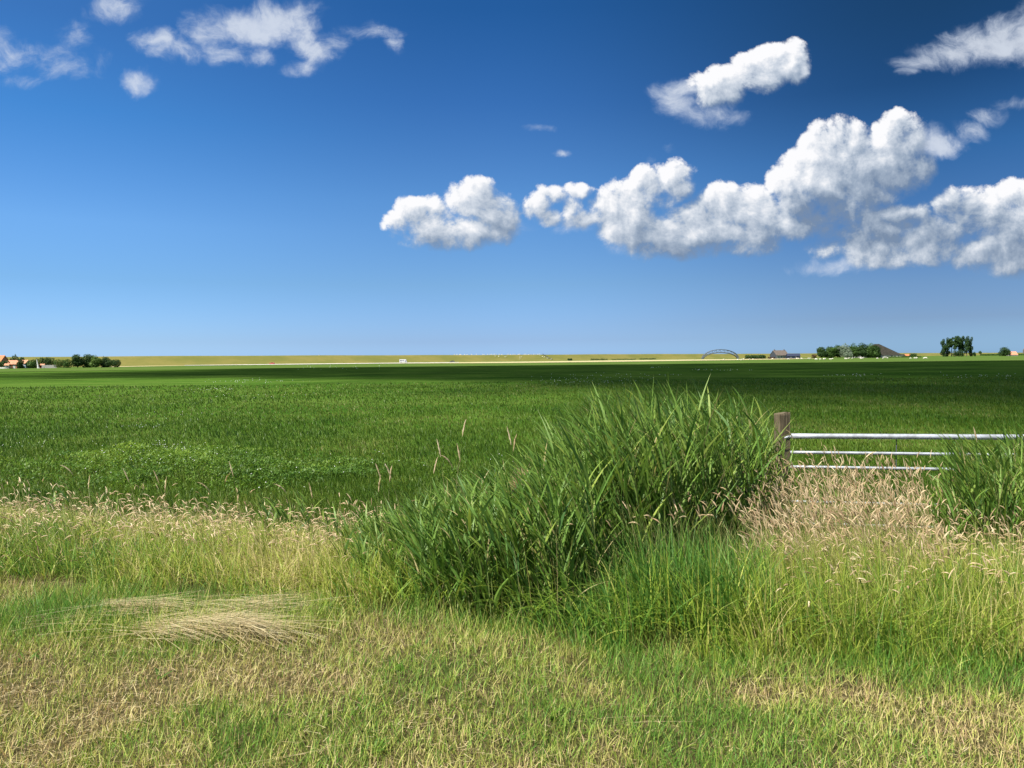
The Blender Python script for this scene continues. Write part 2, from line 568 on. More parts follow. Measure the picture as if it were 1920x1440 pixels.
def ground(x, y):
    x, y = np.asarray(x, float), np.asarray(y, float)
    s = y - yb(x)
    bank = 0.55 * (1 - sm(s, 0.6, 5.0))
    lumps = (vnoise(x, y, 1.7, 3) - 0.5) * 0.09 + (vnoise(x, y, 0.5, 4) - 0.5) * 0.03
    return bank + lumps * (1 - sm(y, 14, 40)) + (vnoise(x, y, 9, 5) - .5) * 0.10 * sm(y, 8, 14) * (1 - sm(y, 60, 160))


def gz(x, y):
    return float(ground(x, y))


# ground sheet: fine rows near, long rows towards the horizon
ys = np.concatenate([np.linspace(-40, 0, 9), np.arange(0.5, 14, 0.22), 14 * 1.06 ** np.arange(0, 110)])
ys = np.append(ys[ys < 7000], 9000.0)
xs0 = np.concatenate([-np.geomspace(1, 700, 42)[::-1], np.linspace(-0.97, 0.97, 60), np.geomspace(1, 700, 42)])
V = []
for y in ys:
    w = max(8.0, y * 1.0)
    xr = xs0 * (w / 1.2) if y < 200 else np.sign(xs0) * np.minimum(np.abs(xs0) * (w / 1.2), 12000 + np.abs(xs0))
    V.append(np.stack([xr, np.full_like(xr, y), ground(xr, np.full_like(xr, y))], 1))
nx, ny = len(xs0), len(ys)
V = np.concatenate(V)
ii = (np.arange(ny - 1)[:, None] * nx + np.arange(nx - 1)[None]).ravel()
Q = np.stack([ii, ii + 1, ii + nx + 1, ii + nx], 1)

gm = bpy.data.materials.new("meadow_ground")
gm.use_nodes = True
t = NT(gm.node_tree)
pb = gm.node_tree.nodes['Principled BSDF']
pos = t.node('ShaderNodeNewGeometry').outputs['Position']
sx_, sy_, sz_ = t.node('ShaderNodeSeparateXYZ', {0: pos}).outputs
n1 = t.noise(pos, 0.06, 6, 0.6)
n2 = t.noise(t.v('MULTIPLY', pos, (1, .35, 1)), 0.35, 5, 0.65)
n3 = t.noise(pos, 2.2, 6, 0.7)
mead = t.mix(t.rng(n1, .35, .68), (0.040, 0.100, 0.012), (0.066, 0.135, 0.016))
n4 = t.noise(t.v('MULTIPLY', pos, (.25, 1.3, 1)), 0.12, 6, 0.68)
mead = t.mix(t.rng(n4, .42, .66, 0, .75), mead, (0.10, 0.155, 0.03))
mead = t.mix(t.rng(n4, .48, .30, 0, .6), mead, (0.026, 0.072, 0.010))
mead = t.mix(t.rng(n2, .45, .7, 0, .6), mead, (0.085, 0.135, 0.025))
mead = t.mix(t.rng(n3, .35, .75, 0, .5), mead, (0.03, 0.07, 0.012))
soil = t.mix(n3, (0.035, 0.036, 0.012), (0.085, 0.07, 0.034))
soil = t.mix(t.rng(t.noise(pos, 24, 5, .7), .45, .75), soil, (0.16, 0.13, 0.065))
nearv = t.rng(sy_, 9.5, 13.5)
t.put(pb.inputs['Base Color'], t.mix(nearv, soil, mead))
pb.inputs['Roughness'].default_value = 0.9
pb.inputs['Specular IOR Level'].default_value = 0.0
bmp = t.node('ShaderNodeBump', {'Strength': 0.5, 'Distance': 0.12, 'Height': t.noise(t.v('MULTIPLY', pos, (1, .5, 1)), 5.0, 6, 0.7)})
t.put(pb.inputs['Normal'], bmp.outputs[0])
gob = link("ground", mesh_np("ground", V, [Q], smooth=True), gm)
tag(gob, kind='structure')

# ------------------------------------------------------------------ far meadow beyond, dry strip, road, dike
def strip_mesh(name, pts_near, pts_far, z, mat, kind='structure', n=80):
    """sheet between two polylines (x, y), a few millimetres above the ground"""
    a, b = np.array(pts_near, float), np.array(pts_far, float)
    u = np.linspace(0, 1, n)
    def res(p):
        d = np.concatenate([[0], np.cumsum(np.hypot(*np.diff(p, axis=0).T))])
        d /= d[-1]
        return np.stack([np.interp(u, d, p[:, 0]), np.interp(u, d, p[:, 1])], 1)
    A, B = res(a), res(b)
    A[:, 1] += RNG.normal(0, .6, n) * 3
    V = np.concatenate([np.c_[A, np.full(n, z)], np.c_[B, np.full(n, z)]])
    i = np.arange(n - 1)
    o = link(name, mesh_np(name, V, [np.stack([i, i + 1, n + i + 1, n + i], 1)]), mat)
    tag(o, kind=kind)
    return o


def D(px, off):
    """ground point seen off pixels below the true horizon at column px"""
    d = EYE.z * FOC / off
    return (gx(px, d), d)


dry_m = pmat("dry_stubble", (0.52, 0.44, 0.25), 0.95, 0.1, scale=0.08, color2=(0.33, 0.29, 0.13))
sunlit_m = pmat("sunlit_grass_tone", (0.088, 0.135, 0.032), 0.95, 0.0, scale=0.05, color2=(0.062, 0.11, 0.022))  # sunlit meadow past the cloud shadow, painted as brighter grass
road_m = pmat("pale_road", (0.60, 0.57, 0.50), 0.9, 0.2, var=.1, scale=0.3)
strip_mesh("sunlit_strip", [D(-150, 14.5), D(300, 13), D(600, 11.9), D(960, 12.0), D(1400, 12.3), D(2100, 12.6)],
           [D(-150, 3.2), D(230, 3.2), D(960, 3.0), D(1500, 2.5), D(2100, 1.9)], 0.10, sunlit_m)
strip_mesh("stubble_strip", [D(190, 7.0), D(380, 5.4), D(700, 5.6), D(960, 7.2), D(1250, 6.6), D(1480, 5.4), D(1540, 4.9)],
           [D(190, 5.8), D(380, 4.6), D(700, 4.3), D(960, 4.5), D(1250, 3.8), D(1480, 4.2), D(1540, 4.6)], 0.22, dry_m)
strip_mesh("road", [D(345, 5.7), D(560, 5.7), D(860, 5.5)], [D(345, 4.4), D(560, 4.5), D(860, 4.7)], 0.34, road_m)

# sea dike: a straight bank, nearer on the left than on the right
dA, dB = Vector((gx(230, 618), 618, 0)), Vector((gx(1700, 1956), 1956, 0))
dd = (dB - dA).normalized()
dn = Vector((dd.y, -dd.x, 0))          # towards the viewer
s_ = np.concatenate([np.linspace(-700, 3400, 260)])
profd = [(26, -0.3), (20, 1.0), (13, 3.0), (6, 5.9), (1.5, 7.7), (-1.5, 8.0), (-4, 7.9), (-22, -0.3)]
V = []
for s in s_:
    hh = 1 + 0.018 * math.sin(s / 90.0) + 0.012 * math.sin(s / 23.0)
    for o, z in profd:
        p = dA + dd * s + dn * (o + 1.2 * math.sin(s / 41.0))
        V.append((p.x, p.y, z * (hh if z > 0 else 1)))
k = len(profd)
ii = (np.arange(len(s_) - 1)[:, None] * k + np.arange(k - 1)[None]).ravel()
dm = bpy.data.materials.new("dike_grass")
dm.use_nodes = True
t = NT(dm.node_tree)
pb = dm.node_tree.nodes['Principled BSDF']
pos = t.node('ShaderNodeNewGeometry').outputs['Position']
pst = t.v('MULTIPLY', pos, (1, 1, 4))
c = t.mix(t.rng(t.noise(pst, 0.03, 6, .65), .35, .65), (0.135, 0.14, 0.032), (0.185, 0.165, 0.045))
c = t.mix(t.rng(t.noise(pst, 0.25, 5, .6), .5, .75, 0, .6), c, (0.12, 0.13, 0.03))
t.put(pb.inputs['Base Color'], c)
pb.inputs['Roughness'].default_value = 0.95
pb.inputs['Specular IOR Level'].default_value = 0.1
dike = link("dike", mesh_np("dike", V, [np.stack([ii, ii + k, ii + k + 1, ii + 1], 1)], smooth=True), dm)
tag(dike, kind='structure')


def on_dike(px, up):
    """point on the dike's near slope at picture column px, a share `up` (0..1) of its height"""
    d = ray(px, 676)
    q = d.x / d.y
    o = 20 - up * 19.0
    # solve x = q*y along the dike line offset by o
    p = dA + dn * o
    s = (q * p.y - p.x) / (dd.x - q * dd.y)
    p = p + dd * s
    z = float(np.interp(o, [a for a, b in profd][::-1], [b for a, b in profd][::-1]))
    return Vector((p.x, p.y, max(0, z)))
# ------------------------------------------------------------------ trees and shrubs far off
def leaf_m(name, a, b, c):
    return blade_mat(name, [(0.0, a), (0.5, b), (1.0, c)], transl=0.2, rough=0.6, spec=0.15)


LEAF_DARK = leaf_m("dark_foliage", (0.022, 0.048, 0.014), (0.034, 0.072, 0.018), (0.055, 0.105, 0.026))
LEAF_MID = leaf_m("green_foliage", (0.034, 0.07, 0.016), (0.055, 0.11, 0.022), (0.09, 0.155, 0.034))
LEAF_PALE = leaf_m("pale_foliage", (0.06, 0.11, 0.022), (0.10, 0.165, 0.035), (0.15, 0.22, 0.05))
LEAF_SILVER = leaf_m("silver_foliage", (0.10, 0.14, 0.09), (0.17, 0.22, 0.15), (0.27, 0.32, 0.24))
LEAF_RED = leaf_m("reddish_foliage", (0.06, 0.03, 0.025), (0.09, 0.045, 0.03), (0.12, 0.07, 0.04))
BARK = pmat("bark", (0.10, 0.085, 0.06), 0.95, 0.1, var=0.35, scale=6)


def crown_mesh(name, lobes, count, size, seed, fill=0.35):
    """leaf clumps through the volume of several lobes (cx, cy, cz, rx, ry, rz)"""
    rg = np.random.default_rng(seed)
    lob = np.array(lobes, float)
    vol = (lob[:, 3] * lob[:, 4] * lob[:, 5]) ** 0.7
    which = rg.choice(len(lob), count, p=vol / vol.sum())
    d = rg.normal(size=(count, 3))
    d /= np.linalg.norm(d, axis=1)[:, None]
    rad = np.where(rg.random(count) < fill, rg.random(count) ** 0.5, 0.8 + 0.28 * rg.random(count))
    # sub-clumps: bend the surface in and out
    rad = rad * (0.86 + 0.28 * vnoise(d[:, 0] * 4 + which * 7, d[:, 2] * 4 + d[:, 1] * 3, 1.0, seed))
    c = lob[which, :3] + d * lob[which, 3:] * rad[:, None]
    c[:, 2] = np.maximum(c[:, 2], 0.15)
    nrm = d + rg.normal(0, 0.6, (count, 3))
    nrm /= np.linalg.norm(nrm, axis=1)[:, None]
    up = rg.normal(size=(count, 3))
    a = np.cross(nrm, up)
    a /= np.linalg.norm(a, axis=1)[:, None]
    b = np.cross(nrm, a)
    s = size * (0.6 + 0.8 * rg.random(count))[:, None]
    V = np.stack([c - a * s, c - b * s * .55 + a * s * .1, c + a * s, c + b * s * .55], 1).reshape(-1, 3)
    q = np.arange(count)[:, None] * 4 + np.arange(4)
    tint = np.clip(0.25 + 0.5 * vnoise(c[:, 0] + c[:, 1] * .6, c[:, 2] * 1.2, max(1.0, size * 3), seed + 1) + rg.normal(0, .14, count), 0, 1)
    return mesh_np(name, V, [q], {'tint': np.repeat(tint, 4), 'along': np.full(count * 4, .5)})


def trunk_mb(h, r, lean=0.0, limbs=3, seed=0, spread=1.0):
    rg = random.Random(seed)
    m = MB()
    top = (lean, 0, h)
    m.tube([(0, 0, -0.2), (lean * .2, 0.02 * h, h * .35), (lean * .6, -0.01 * h, h * .7), top], [r * 1.3, r, r * .75, r * .3], 7)
    for i in range(limbs):
        z0 = h * rg.uniform(.4, .75)
        an = rg.uniform(0, 6.28)
        l = h * .3 * spread
        m.tube([(lean * .4, 0, z0), (lean * .4 + math.cos(an) * l * .6, math.sin(an) * l * .6, z0 + l * .6), (lean * .4 + math.cos(an) * l, math.sin(an) * l, z0 + l)], [r * .45, r * .3, r * .1], 5)
    return m


def tree(px, depth, h, w, mat, label, seed, trunk_share=0.25, lobes=7, count=900, size=0.42, group=None, name='tree', cat='tree', z=None, flat=1.0, slim=False):
    rg = random.Random(seed)
    x = gx(px, depth)
    o = empty(name, (x, depth, gz(x, depth) if z is None else z))
    L = []
    z0 = h * trunk_share
    if slim:
        for i in range(lobes):
            t = (i + .5) / lobes
            zc = z0 + (h - z0) * t
            ww = w * .5 * (0.65 + .5 * math.sin(3.14 * min(1, t * .9 + .12)))
            L.append((rg.uniform(-.25, .25) * w, rg.uniform(-.25, .25) * w, zc, ww * rg.uniform(.75, 1.05), ww * rg.uniform(.75, 1.05), (h - z0) / lobes * rg.uniform(.9, 1.2)))
    else:
        for i in range(lobes):
            an = i * 2.4 + rg.random()
            rr = w * .5 * rg.uniform(.15, .5)
            zc = z0 + (h - z0) * (rg.uniform(.25, .74) if trunk_share > .12 or i % 2 else rg.uniform(.16, .4))
            k = rg.uniform(.5, .72)
            L.append((math.cos(an) * rr, math.sin(an) * rr, zc, w * .5 * k, w * .5 * k, (h - z0) * .5 * rg.uniform(.38, .56)))
        L.append((0, 0, z0 + (h - z0) * .5, w * .34, w * .34, (h - z0) * .46))
    tag(o, label, cat, group)
    c = link('crown', crown_mesh('crown', L, int(count * 2.2), size, seed), mat, o)
    trunk_mb(h * .8, max(.12, h * .018), rg.uniform(-.05, .05) * h, 3, seed, w / h).build('trunk', BARK, o)
    return o


def shrub(px, depth, w, h, mat, label, seed, d=None, count=500, size=0.3, name='shrub', cat='shrub', z=None):
    rg = random.Random(seed)
    x = gx(px, depth)
    o = empty(name, (x, depth, gz(x, depth) if z is None else z))
    d = d or min(w, h * 1.2)
    n = max(3, int(w / h * 3))
    L = [((i + .5 - n / 2) / n * w * .86 + rg.uniform(-.1, .1), rg.uniform(-.2, .2) * d, h * rg.uniform(.38, .55), w / n * .75, d * .5, h * rg.uniform(.40, .50)) for i in range(n)]
    tag(o, label, cat)
    link('foliage', crown_mesh('foliage', L, int(count * 2.0), size, seed), mat, o)
    for i in range(3):
        xx = rg.uniform(-.3, .3) * w
        MB().tube([(xx, 0, -.1), (xx + rg.uniform(-.2, .2), 0, h * .5)], [.06, .03], 5).build('stem', BARK, o)
    return o


# ------------------------------------------------------------------ houses
BRICK = pmat("orange_brick", (0.42, 0.20, 0.12), 0.9, 0.2, var=.2, scale=2)
TILE = pmat("orange_roof_tiles", (0.56, 0.20, 0.09), 0.85, 0.2, var=.2, scale=1.5)
TILE2 = pmat("faded_roof_tiles", (0.52, 0.25, 0.15), 0.9, 0.2, var=.2, scale=1.5)
WHITE = pmat("white_paint", (0.66, 0.65, 0.61), 0.7, 0.3, var=.05)
PALEBLUE = pmat("pale_blue_boards", (0.36, 0.48, 0.60), 0.7, 0.3, var=.1)
GREYROOF = pmat("grey_brown_roof", (0.15, 0.12, 0.10), 0.85, 0.2, var=.2, scale=.8)
STONE = pmat("pale_grey_plaster", (0.42, 0.41, 0.37), 0.9, 0.2, var=.15, scale=.8)
TAR = pmat("tarred_boards", (0.045, 0.05, 0.062), 0.8, 0.3, var=.3)
NAVY = pmat("dark_blue_sheeting", (0.025, 0.032, 0.06), 0.6, 0.4, var=.2)
THATCH = pmat("dark_thatch", (0.036, 0.034, 0.027), 1.0, 0.05, var=.3, scale=.6)
GLASS = pmat("window_glass", (0.03, 0.04, 0.05), 0.1, 0.6, var=.1)
GREYWOOD = pmat("weathered_grey_wood", (0.34, 0.33, 0.31), 0.9, 0.15, var=.25, scale=5)
REDP = pmat("red_paint", (0.42, 0.05, 0.04), 0.5, 0.4, var=.1)


def house(name, label, px, depth, w, d, eave, ridge, wall_m, roof_m, rz=0.0, chimneys=(), windows=(), door=None, gable_m=None, chim_m=None, hip=0.0):
    """ridge along local x; windows (x, z, w, h) on the front; hip > 0 shortens the ridge"""
    x = gx(px, depth)
    o = empty(name, (x, depth, gz(x, depth)), rz)
    tag(o, label, 'house')
    wl = MB()
    if hip:
        wl.box(-w / 2, w / 2, -d / 2, d / 2, -.2, eave)
    else:
        wl.prism([(-d / 2, -.2), (d / 2, -.2), (d / 2, eave), (0, ridge - .12), (-d / 2, eave)], -w / 2, w / 2, 'x')
    wl.build('wall', wall_m, o)
    if gable_m:
        for s in (-1, 1):
            g = MB()
            g.prism([(-d / 2 - .01, -.2), (d / 2 + .01, -.2), (d / 2 + .01, eave), (0, ridge - .1), (-d / 2 - .01, eave)], s * w / 2 + .03, s * w / 2 - .03, 'x')
            g.build('gable', gable_m, o)
    rf = MB()
    ov, th = .35, .22
    if hip:
        rl = w / 2 - hip
        rf.add([(-w / 2 - ov, -d / 2 - ov, eave - .1), (w / 2 + ov, -d / 2 - ov, eave - .1), (w / 2 + ov, d / 2 + ov, eave - .1), (-w / 2 - ov, d / 2 + ov, eave - .1), (-rl, 0, ridge), (rl, 0, ridge), (rl, .8, ridge), (-rl, .8, ridge)],
               [(0, 1, 5, 4), (1, 2, 6, 5), (2, 3, 7, 6), (3, 0, 4, 7), (4, 5, 6, 7), (3, 2, 1, 0)])
    else:
        sl = (ridge - eave) / (d / 2)
        rf.prism([(-d / 2 - ov, eave - sl * ov), (0, ridge), (d / 2 + ov, eave - sl * ov), (d / 2 + ov, eave - sl * ov + th), (0, ridge + th), (-d / 2 - ov, eave - sl * ov + th)], -w / 2 - ov, w / 2 + ov, 'x')
    r = rf.build('roof', roof_m, o)
    for cx in chimneys:
        m = MB().box(cx - .35, cx + .35, -.35, .35, ridge - .5, ridge + 1.0).box(cx - .42, cx + .42, -.42, .42, ridge + 1.0, ridge + 1.15)
        m.build('chimney', chim_m or BRICK, r)
    for (wx, wz, ww, wh) in windows:
        f = MB()
        f.box(wx - ww / 2 - .12, wx + ww / 2 + .12, -d / 2 - .06, -d / 2 + .02, wz - .12, wz)
        f.box(wx - ww / 2 - .12, wx + ww / 2 + .12, -d / 2 - .06, -d / 2 + .02, wz + wh, wz + wh + .12)
        f.box(wx - ww / 2 - .12, wx - ww / 2, -d / 2 - .06, -d / 2 + .02, wz, wz + wh)
        f.box(wx + ww / 2, wx + ww / 2 + .12, -d / 2 - .06, -d / 2 + .02, wz, wz + wh)
        wo = f.build('window', WHITE, o)
        MB().box(wx - ww / 2, wx + ww / 2, -d / 2 - .035, -d / 2 + .01, wz, wz + wh).build('pane', GLASS, wo)
    if door:
        dx0, dw, dh, dmat = door
        MB().box(dx0 - dw / 2, dx0 + dw / 2, -d / 2 - .06, -d / 2 + .02, -.1, dh).build('door', dmat, o)
    return o


# left: the hamlet
house('house', 'house with bright orange tiled roof cut off by the left edge', -10, 445, 11.5, 8, 4.0, 7.4, BRICK, TILE, 0.0, chimneys=(-2.5,), windows=((-2, 1, 1.4, 1.5), (2.5, 1, 1.4, 1.5)))
house('brick_shed', 'low orange brick shed with faded roof among dark shrubs', 26, 432, 4.8, 4.2, 2.6, 4.5, BRICK, TILE2, 0.15, windows=((-1.2, .9, .8, 1.0),), door=(1.0, 1.2, 2.0, WHITE))
house('garden_house', 'small pale blue board house with faded orange roof', 46, 436, 4.2, 4.0, 3.0, 4.6, PALEBLUE, TILE2, -0.1, windows=((-1.0, 1.0, .8, 1.0),), door=(.9, 1.0, 2.1, WHITE))
house('red_hut', 'tiny red hut behind the grey fence', 79, 440, 2.4, 2.0, 1.6, 2.3, REDP, TILE2, 0.1, door=(.3, .8, 1.5, WHITE))
house('white_hut', 'small white hut beside the orange brick shed', 13.5, 428, 1.9, 1.8, 2.0, 2.7, WHITE, TILE2, 0.2, door=(.3, .7, 1.7, GREYWOOD))
m = MB().tube([(0, 0, 0), (-.35, 0, 2.4), (-.75, 0, 4.8)], [.55, .35, .16], 8)
o = empty('folded_parasol', (gx(71.5, 428), 428, 0))
tag(o, 'tall slanting white folded parasol standing left of the red hut', 'parasol')
m.build('canopy', WHITE, o)
MB().tube([(0, 0, 0), (-.85, 0, 5.2)], .07, 6).build('pole', GREYWOOD, o)
MB().box(-.5, .9, -.4, .4, 0, .35).build('base', WHITE, o)


def board_fence(px0, px1, depth, h, label, mat, n=6):
    x0, x1 = gx(px0, depth), gx(px1, depth)
    o = empty('fence', ((x0 + x1) / 2, depth, 0))
    tag(o, label, 'fence')
    w = (x1 - x0) / 2
    b = MB()
    k = int(2 * w / .22)
    for i in range(k):
        xx = -w + i * .22
        b.box(xx, xx + .2, -.02, .02, .08, h + .05 * math.sin(i * 2.3))
    b.build('board_panel', mat, o)
    for i in range(n):
        xx = -w + 2 * w * i / (n - 1)
        MB().box(xx - .06, xx + .06, .025, .145, -.2, h + .1).build('post', mat, o)
    return o


board_fence(78, 106, 430, 1.8, 'weathered grey board fence in front of the dark hedge', GREYWOOD)
board_fence(-6, 9, 424, 0.9, 'low white garden fence before the orange roofed house', WHITE, 4)

tree(28, 462, 8.4, 5.6, LEAF_DARK, 'dark tree rising behind the low orange brick shed', 21, .1, 6, 900, .34)
tree(42, 470, 7.0, 3.8, LEAF_DARK, 'thin dark tree behind the pale blue house', 22, .15, 5, 500, .3)
tree(37.5, 428, 5.0, 3.2, LEAF_DARK, 'dark upright conifer between brick shed and pale blue house', 23, .02, 6, 600, .26, slim=True)
shrub(4, 430, 9, 4.6, LEAF_DARK, 'dark shrub in front of the orange roofed house', 24, count=700)
shrub(57, 431, 5.2, 4.4, LEAF_MID, 'green shrub right of the pale blue house', 25)
shrub(65, 436, 4.4, 5.6, LEAF_DARK, 'brownish dark shrub left of the white folded parasol', 26)
shrub(88, 446, 9.2, 6.6, LEAF_DARK, 'broad dark hedge rising behind the grey board fence', 27, count=1000, d=4)
shrub(119, 432, 8.6, 5.4, LEAF_MID, 'yellowish green rounded bush right of the grey fence', 28, count=900, d=6)
tree(145, 436, 8.0, 7.6, LEAF_DARK, 'dark tree with pointed top at left end of the tree group', 29, .04, 8, 1200, .36)
tree(165, 440, 7.9, 8.6, LEAF_DARK, 'broad dark tree in the middle of the tree group', 30, .04, 8, 1200, .36)
tree(179, 433, 7.0, 6.8, LEAF_PALE, 'light green tree standing in front of the dark tree group', 31, .03, 8, 1100, .34)
tree(197, 436, 6.4, 6.6, LEAF_DARK, 'dark rounded tree right of the light green tree', 32, .02, 7, 1000, .34)
shrub(214, 434, 6.6, 4.6, LEAF_DARK, 'low dark bush closing the tree group beside the stubble', 33, count=700, d=5)

# right: steel arch, farmhouse, grove, pyramid-roofed farm
STEEL = pmat("blue_grey_steel", (0.11, 0.13, 0.16), 0.5, 0.5, 0.2, var=.1)
ad = 1010
ax = gx(1350.5, ad)
arch = empty('steel_arch', (ax, ad, 0))
tag(arch, 'slender blue grey lattice arch standing in front of the dike', 'arch')
hw, ht = 24.0, 12.6


def arc(w, h, yo, n=29, p=0.0):
    return [(w * math.cos(math.pi * i / (n - 1)) * -1, yo, h * math.sin(math.pi * i / (n - 1)) - .3) for i in range(n)]


for yo in (-2.0, 2.0):
    MB().tube(arc(hw, ht, yo), .40, 8).build('outer_rib', STEEL, arch)
    MB().tube(arc(hw * .93, ht * .69, yo * .6), .55, 8).build('inner_rib', STEEL, arch)
lat = MB()
for yo in (-2.0, 2.0):
    A, B = arc(hw, ht, yo), arc(hw * .93, ht * .69, yo * .6)
    for i in range(2, 27, 2):
        lat.tube([A[i], B[i]], .16, 5)
        lat.tube([B[i], A[min(i + 2, 28)]], .12, 5)
lat.build('lattice', STEEL, arch)

house('farmhouse', 'farmhouse with grey brown roof, dark gable and two chimneys', 1461, 800, 16.0, 9.5, 3.7, 8.6, STONE, GREYROOF, R(24), chimneys=(-6.4, 6.4), windows=((-5, 1.1, 1.3, 1.5), (-1.5, 1.1, 1.3, 1.5), (5, 1.1, 1.3, 1.5)), door=(2.0, 1.2, 2.2, BRICK), gable_m=TAR, chim_m=GREYROOF)
house('dark_barn', 'dark blue barn with low roof right of the farmhouse', 1487, 790, 12.4, 7, 2.7, 5.0, NAVY, NAVY, R(-8), windows=((-3, 1.0, 1.2, .9), (2, 1.0, 1.2, .9)), door=(4.6, 1.6, 2.2, TAR))
shrub(1416, 810, 24, 4.6, LEAF_DARK, 'long dark hedge left of the grey roofed farmhouse', 41, count=1600, d=6, size=.4)
shrub(1446, 786, 8, 2.2, LEAF_RED, 'low reddish shrub at the foot of the dark gable', 42, count=500)

sx0 = gx(1644, 795)
st = house('pyramid_roof_farm', 'farm with huge dark pyramid roof rising behind the grove', 1644, 795, 35, 35, 2.6, 14.2, STONE, THATCH, 0.0, hip=15.3, windows=((10, .6, 1.4, 1.5), (13.5, .6, 1.4, 1.5)), door=(7, 1.6, 2.2, TAR))
house('low_barn', 'low dark barn against the right side of the pyramid roof', 1686, 790, 9.5, 6, 1.6, 3.2, TAR, THATCH, 0.0, door=(2, 1.4, 1.5, TAR))
gl = 'trees of the farm grove'
G = [(1541, 770, 11.8, 9.0, LEAF_DARK, 'dark leftmost tree of the grove by the pyramid roofed farm', .10),
     (1556, 774, 12.6, 9.5, LEAF_MID, 'green tree second from the left in the farm grove', .12),
     (1571, 778, 14.2, 10.0, LEAF_DARK, 'dark grove tree left of the silvery one', .10),
     (1585, 771, 15.2, 10.0, LEAF_SILVER, 'tall silvery grey tree in the middle of the grove', .14),
     (1600, 776, 15.4, 10.0, LEAF_MID, 'tall green tree just right of the silvery tree', .14),
     (1616, 772, 15.8, 10.5, LEAF_DARK, 'tallest dark tree of the grove with pointed top', .14),
     (1632, 770, 15.2, 10.0, LEAF_MID, 'green tree in front of the left roof slope of the farm', .12),
     (1643, 774, 13.0, 7.0, LEAF_DARK, 'dark tree covering the middle of the pyramid roof', .12)]
for i, (px, dp, h, w, mt, lb, ts) in enumerate(G):
    tree(px, dp, h, w * 1.3, mt, lb, 50 + i, ts * .5, 11, 1700, .55, group=gl)
shrub(1527, 770, 4.4, 4.6, LEAF_RED, 'small brownish bush at the left foot of the grove', 60, count=300)
shrub(1590, 764, 9, 6.2, LEAF_SILVER, 'low silvery bush under the middle of the grove', 61, count=600, size=.4)
shrub(1695, 772, 40, 1.5, LEAF_MID, 'low green hedge line right of the pyramid roofed farm', 62, count=1400, d=3)
house('red_roofed_shed', 'small red roofed shed far beyond the low barn', 1701, 900, 7, 5, 1.8, 3.4, BRICK, TILE, 0.2, door=(1.5, 1.2, 1.7, WHITE))
shrub(1712, 890, 8.6, 4.4, LEAF_DARK, 'single dark rounded bush right of the small red roof', 63, count=600, d=7)

pg = 'tall poplars in a clump'
for i, (px, h, w, ts, lb) in enumerate([
        (1768.5, 20.5, 5.4, .02, 'poplar leafy to the ground at the left end of the clump'),
        (1776, 22.5, 5.6, .05, 'second poplar from the left, dense down to the ground'),
        (1784, 23.4, 5.0, .52, 'poplar with a bare trunk beside the gap in the clump'),
        (1791, 24.0, 5.2, .40, 'poplar with high crown and thin leaning trunk right of the gap'),
        (1798, 24.4, 5.4, .34, 'poplar with half bare trunk in the middle of the clump'),
        (1805, 24.6, 5.2, .30, 'tallest poplar of the clump'),
        (1812.5, 23.6, 5.0, .20, 'second poplar from the right end of the clump'),
        (1819.5, 22.6, 4.6, .04, 'slender poplar leafy to the ground at the right end')]):
    tree(px, 950 + (i % 3) * 4, h, w, LEAF_DARK, lb, 70 + i, ts, 8, 950, .52, group=pg, name='poplar', slim=True)
shrub(1797, 944, 15, 9.0, LEAF_DARK, 'dark undergrowth bush between the poplar trunks', 79, count=900, size=.45, d=5)
tree(1826.5, 950, 6.0, 4.2, LEAF_DARK, 'small dark tree just right of the poplars', 80, .1, 5, 400, .36)
tree(1838, 948, 6.8, 4.0, LEAF_DARK, 'small lone tree with ragged crown and visible trunk', 81, .35, 5, 300, .36)
tree(1884, 952, 11.6, 14.0, LEAF_DARK, 'large round dark tree left of the salmon roof', 82, .0, 10, 1800, .5)
house('salmon_roofed_house', 'house with salmon roof half behind the round dark tree', 1897, 960, 10, 8, 1.6, 5.4, STONE, TILE2, 0.0, windows=((2.5, .4, 1.2, 1.0),))
shrub(1858, 1500, 42, 3.4, LEAF_MID, 'distant low tree line between the lone tree and round tree', 83, count=900, size=.8, d=10)
shrub(1915, 1500, 26, 3.2, LEAF_MID, 'distant low bushes near the right edge', 84, count=500, size=.8, d=10)
tw = empty('church_tower', (gx(1919.5, 1900), 1900, 0))
tag(tw, 'faint distant church tower at the right edge', 'tower')
MB().box(-1.5, 1.5, -1.5, 1.5, 0, 11).build('wall', GREYROOF, tw)
MB().add([(-1.8, -1.8, 11), (1.8, -1.8, 11), (1.8, 1.8, 11), (-1.8, 1.8, 11), (0, 0, 17)], [(0, 1, 4), (1, 2, 4), (2, 3, 4), (3, 0, 4), (3, 2, 1, 0)]).build('spire', GREYROOF, tw)

# low scrub along the foot of the dike
for i, (a, b, h, lb) in enumerate([(1064, 1073, 3.0, 'single dark bush at the foot of the dike'), (1105, 1142, 2.4, 'dark scrub strip at the dike foot, left piece'),
                                   (1142, 1196, 1.8, 'thin dark scrub strip at the dike foot, middle piece'), (1196, 1232, 2.2, 'dark scrub strip at the dike foot left of the arch')]):
    c = (a + b) / 2
    p = on_dike(c, 0)
    d_ = p.y - 22
    shrub(c, d_, (b - a) / FOC * d_, h, LEAF_DARK, lb, 90 + i, count=300, size=.4, d=4)

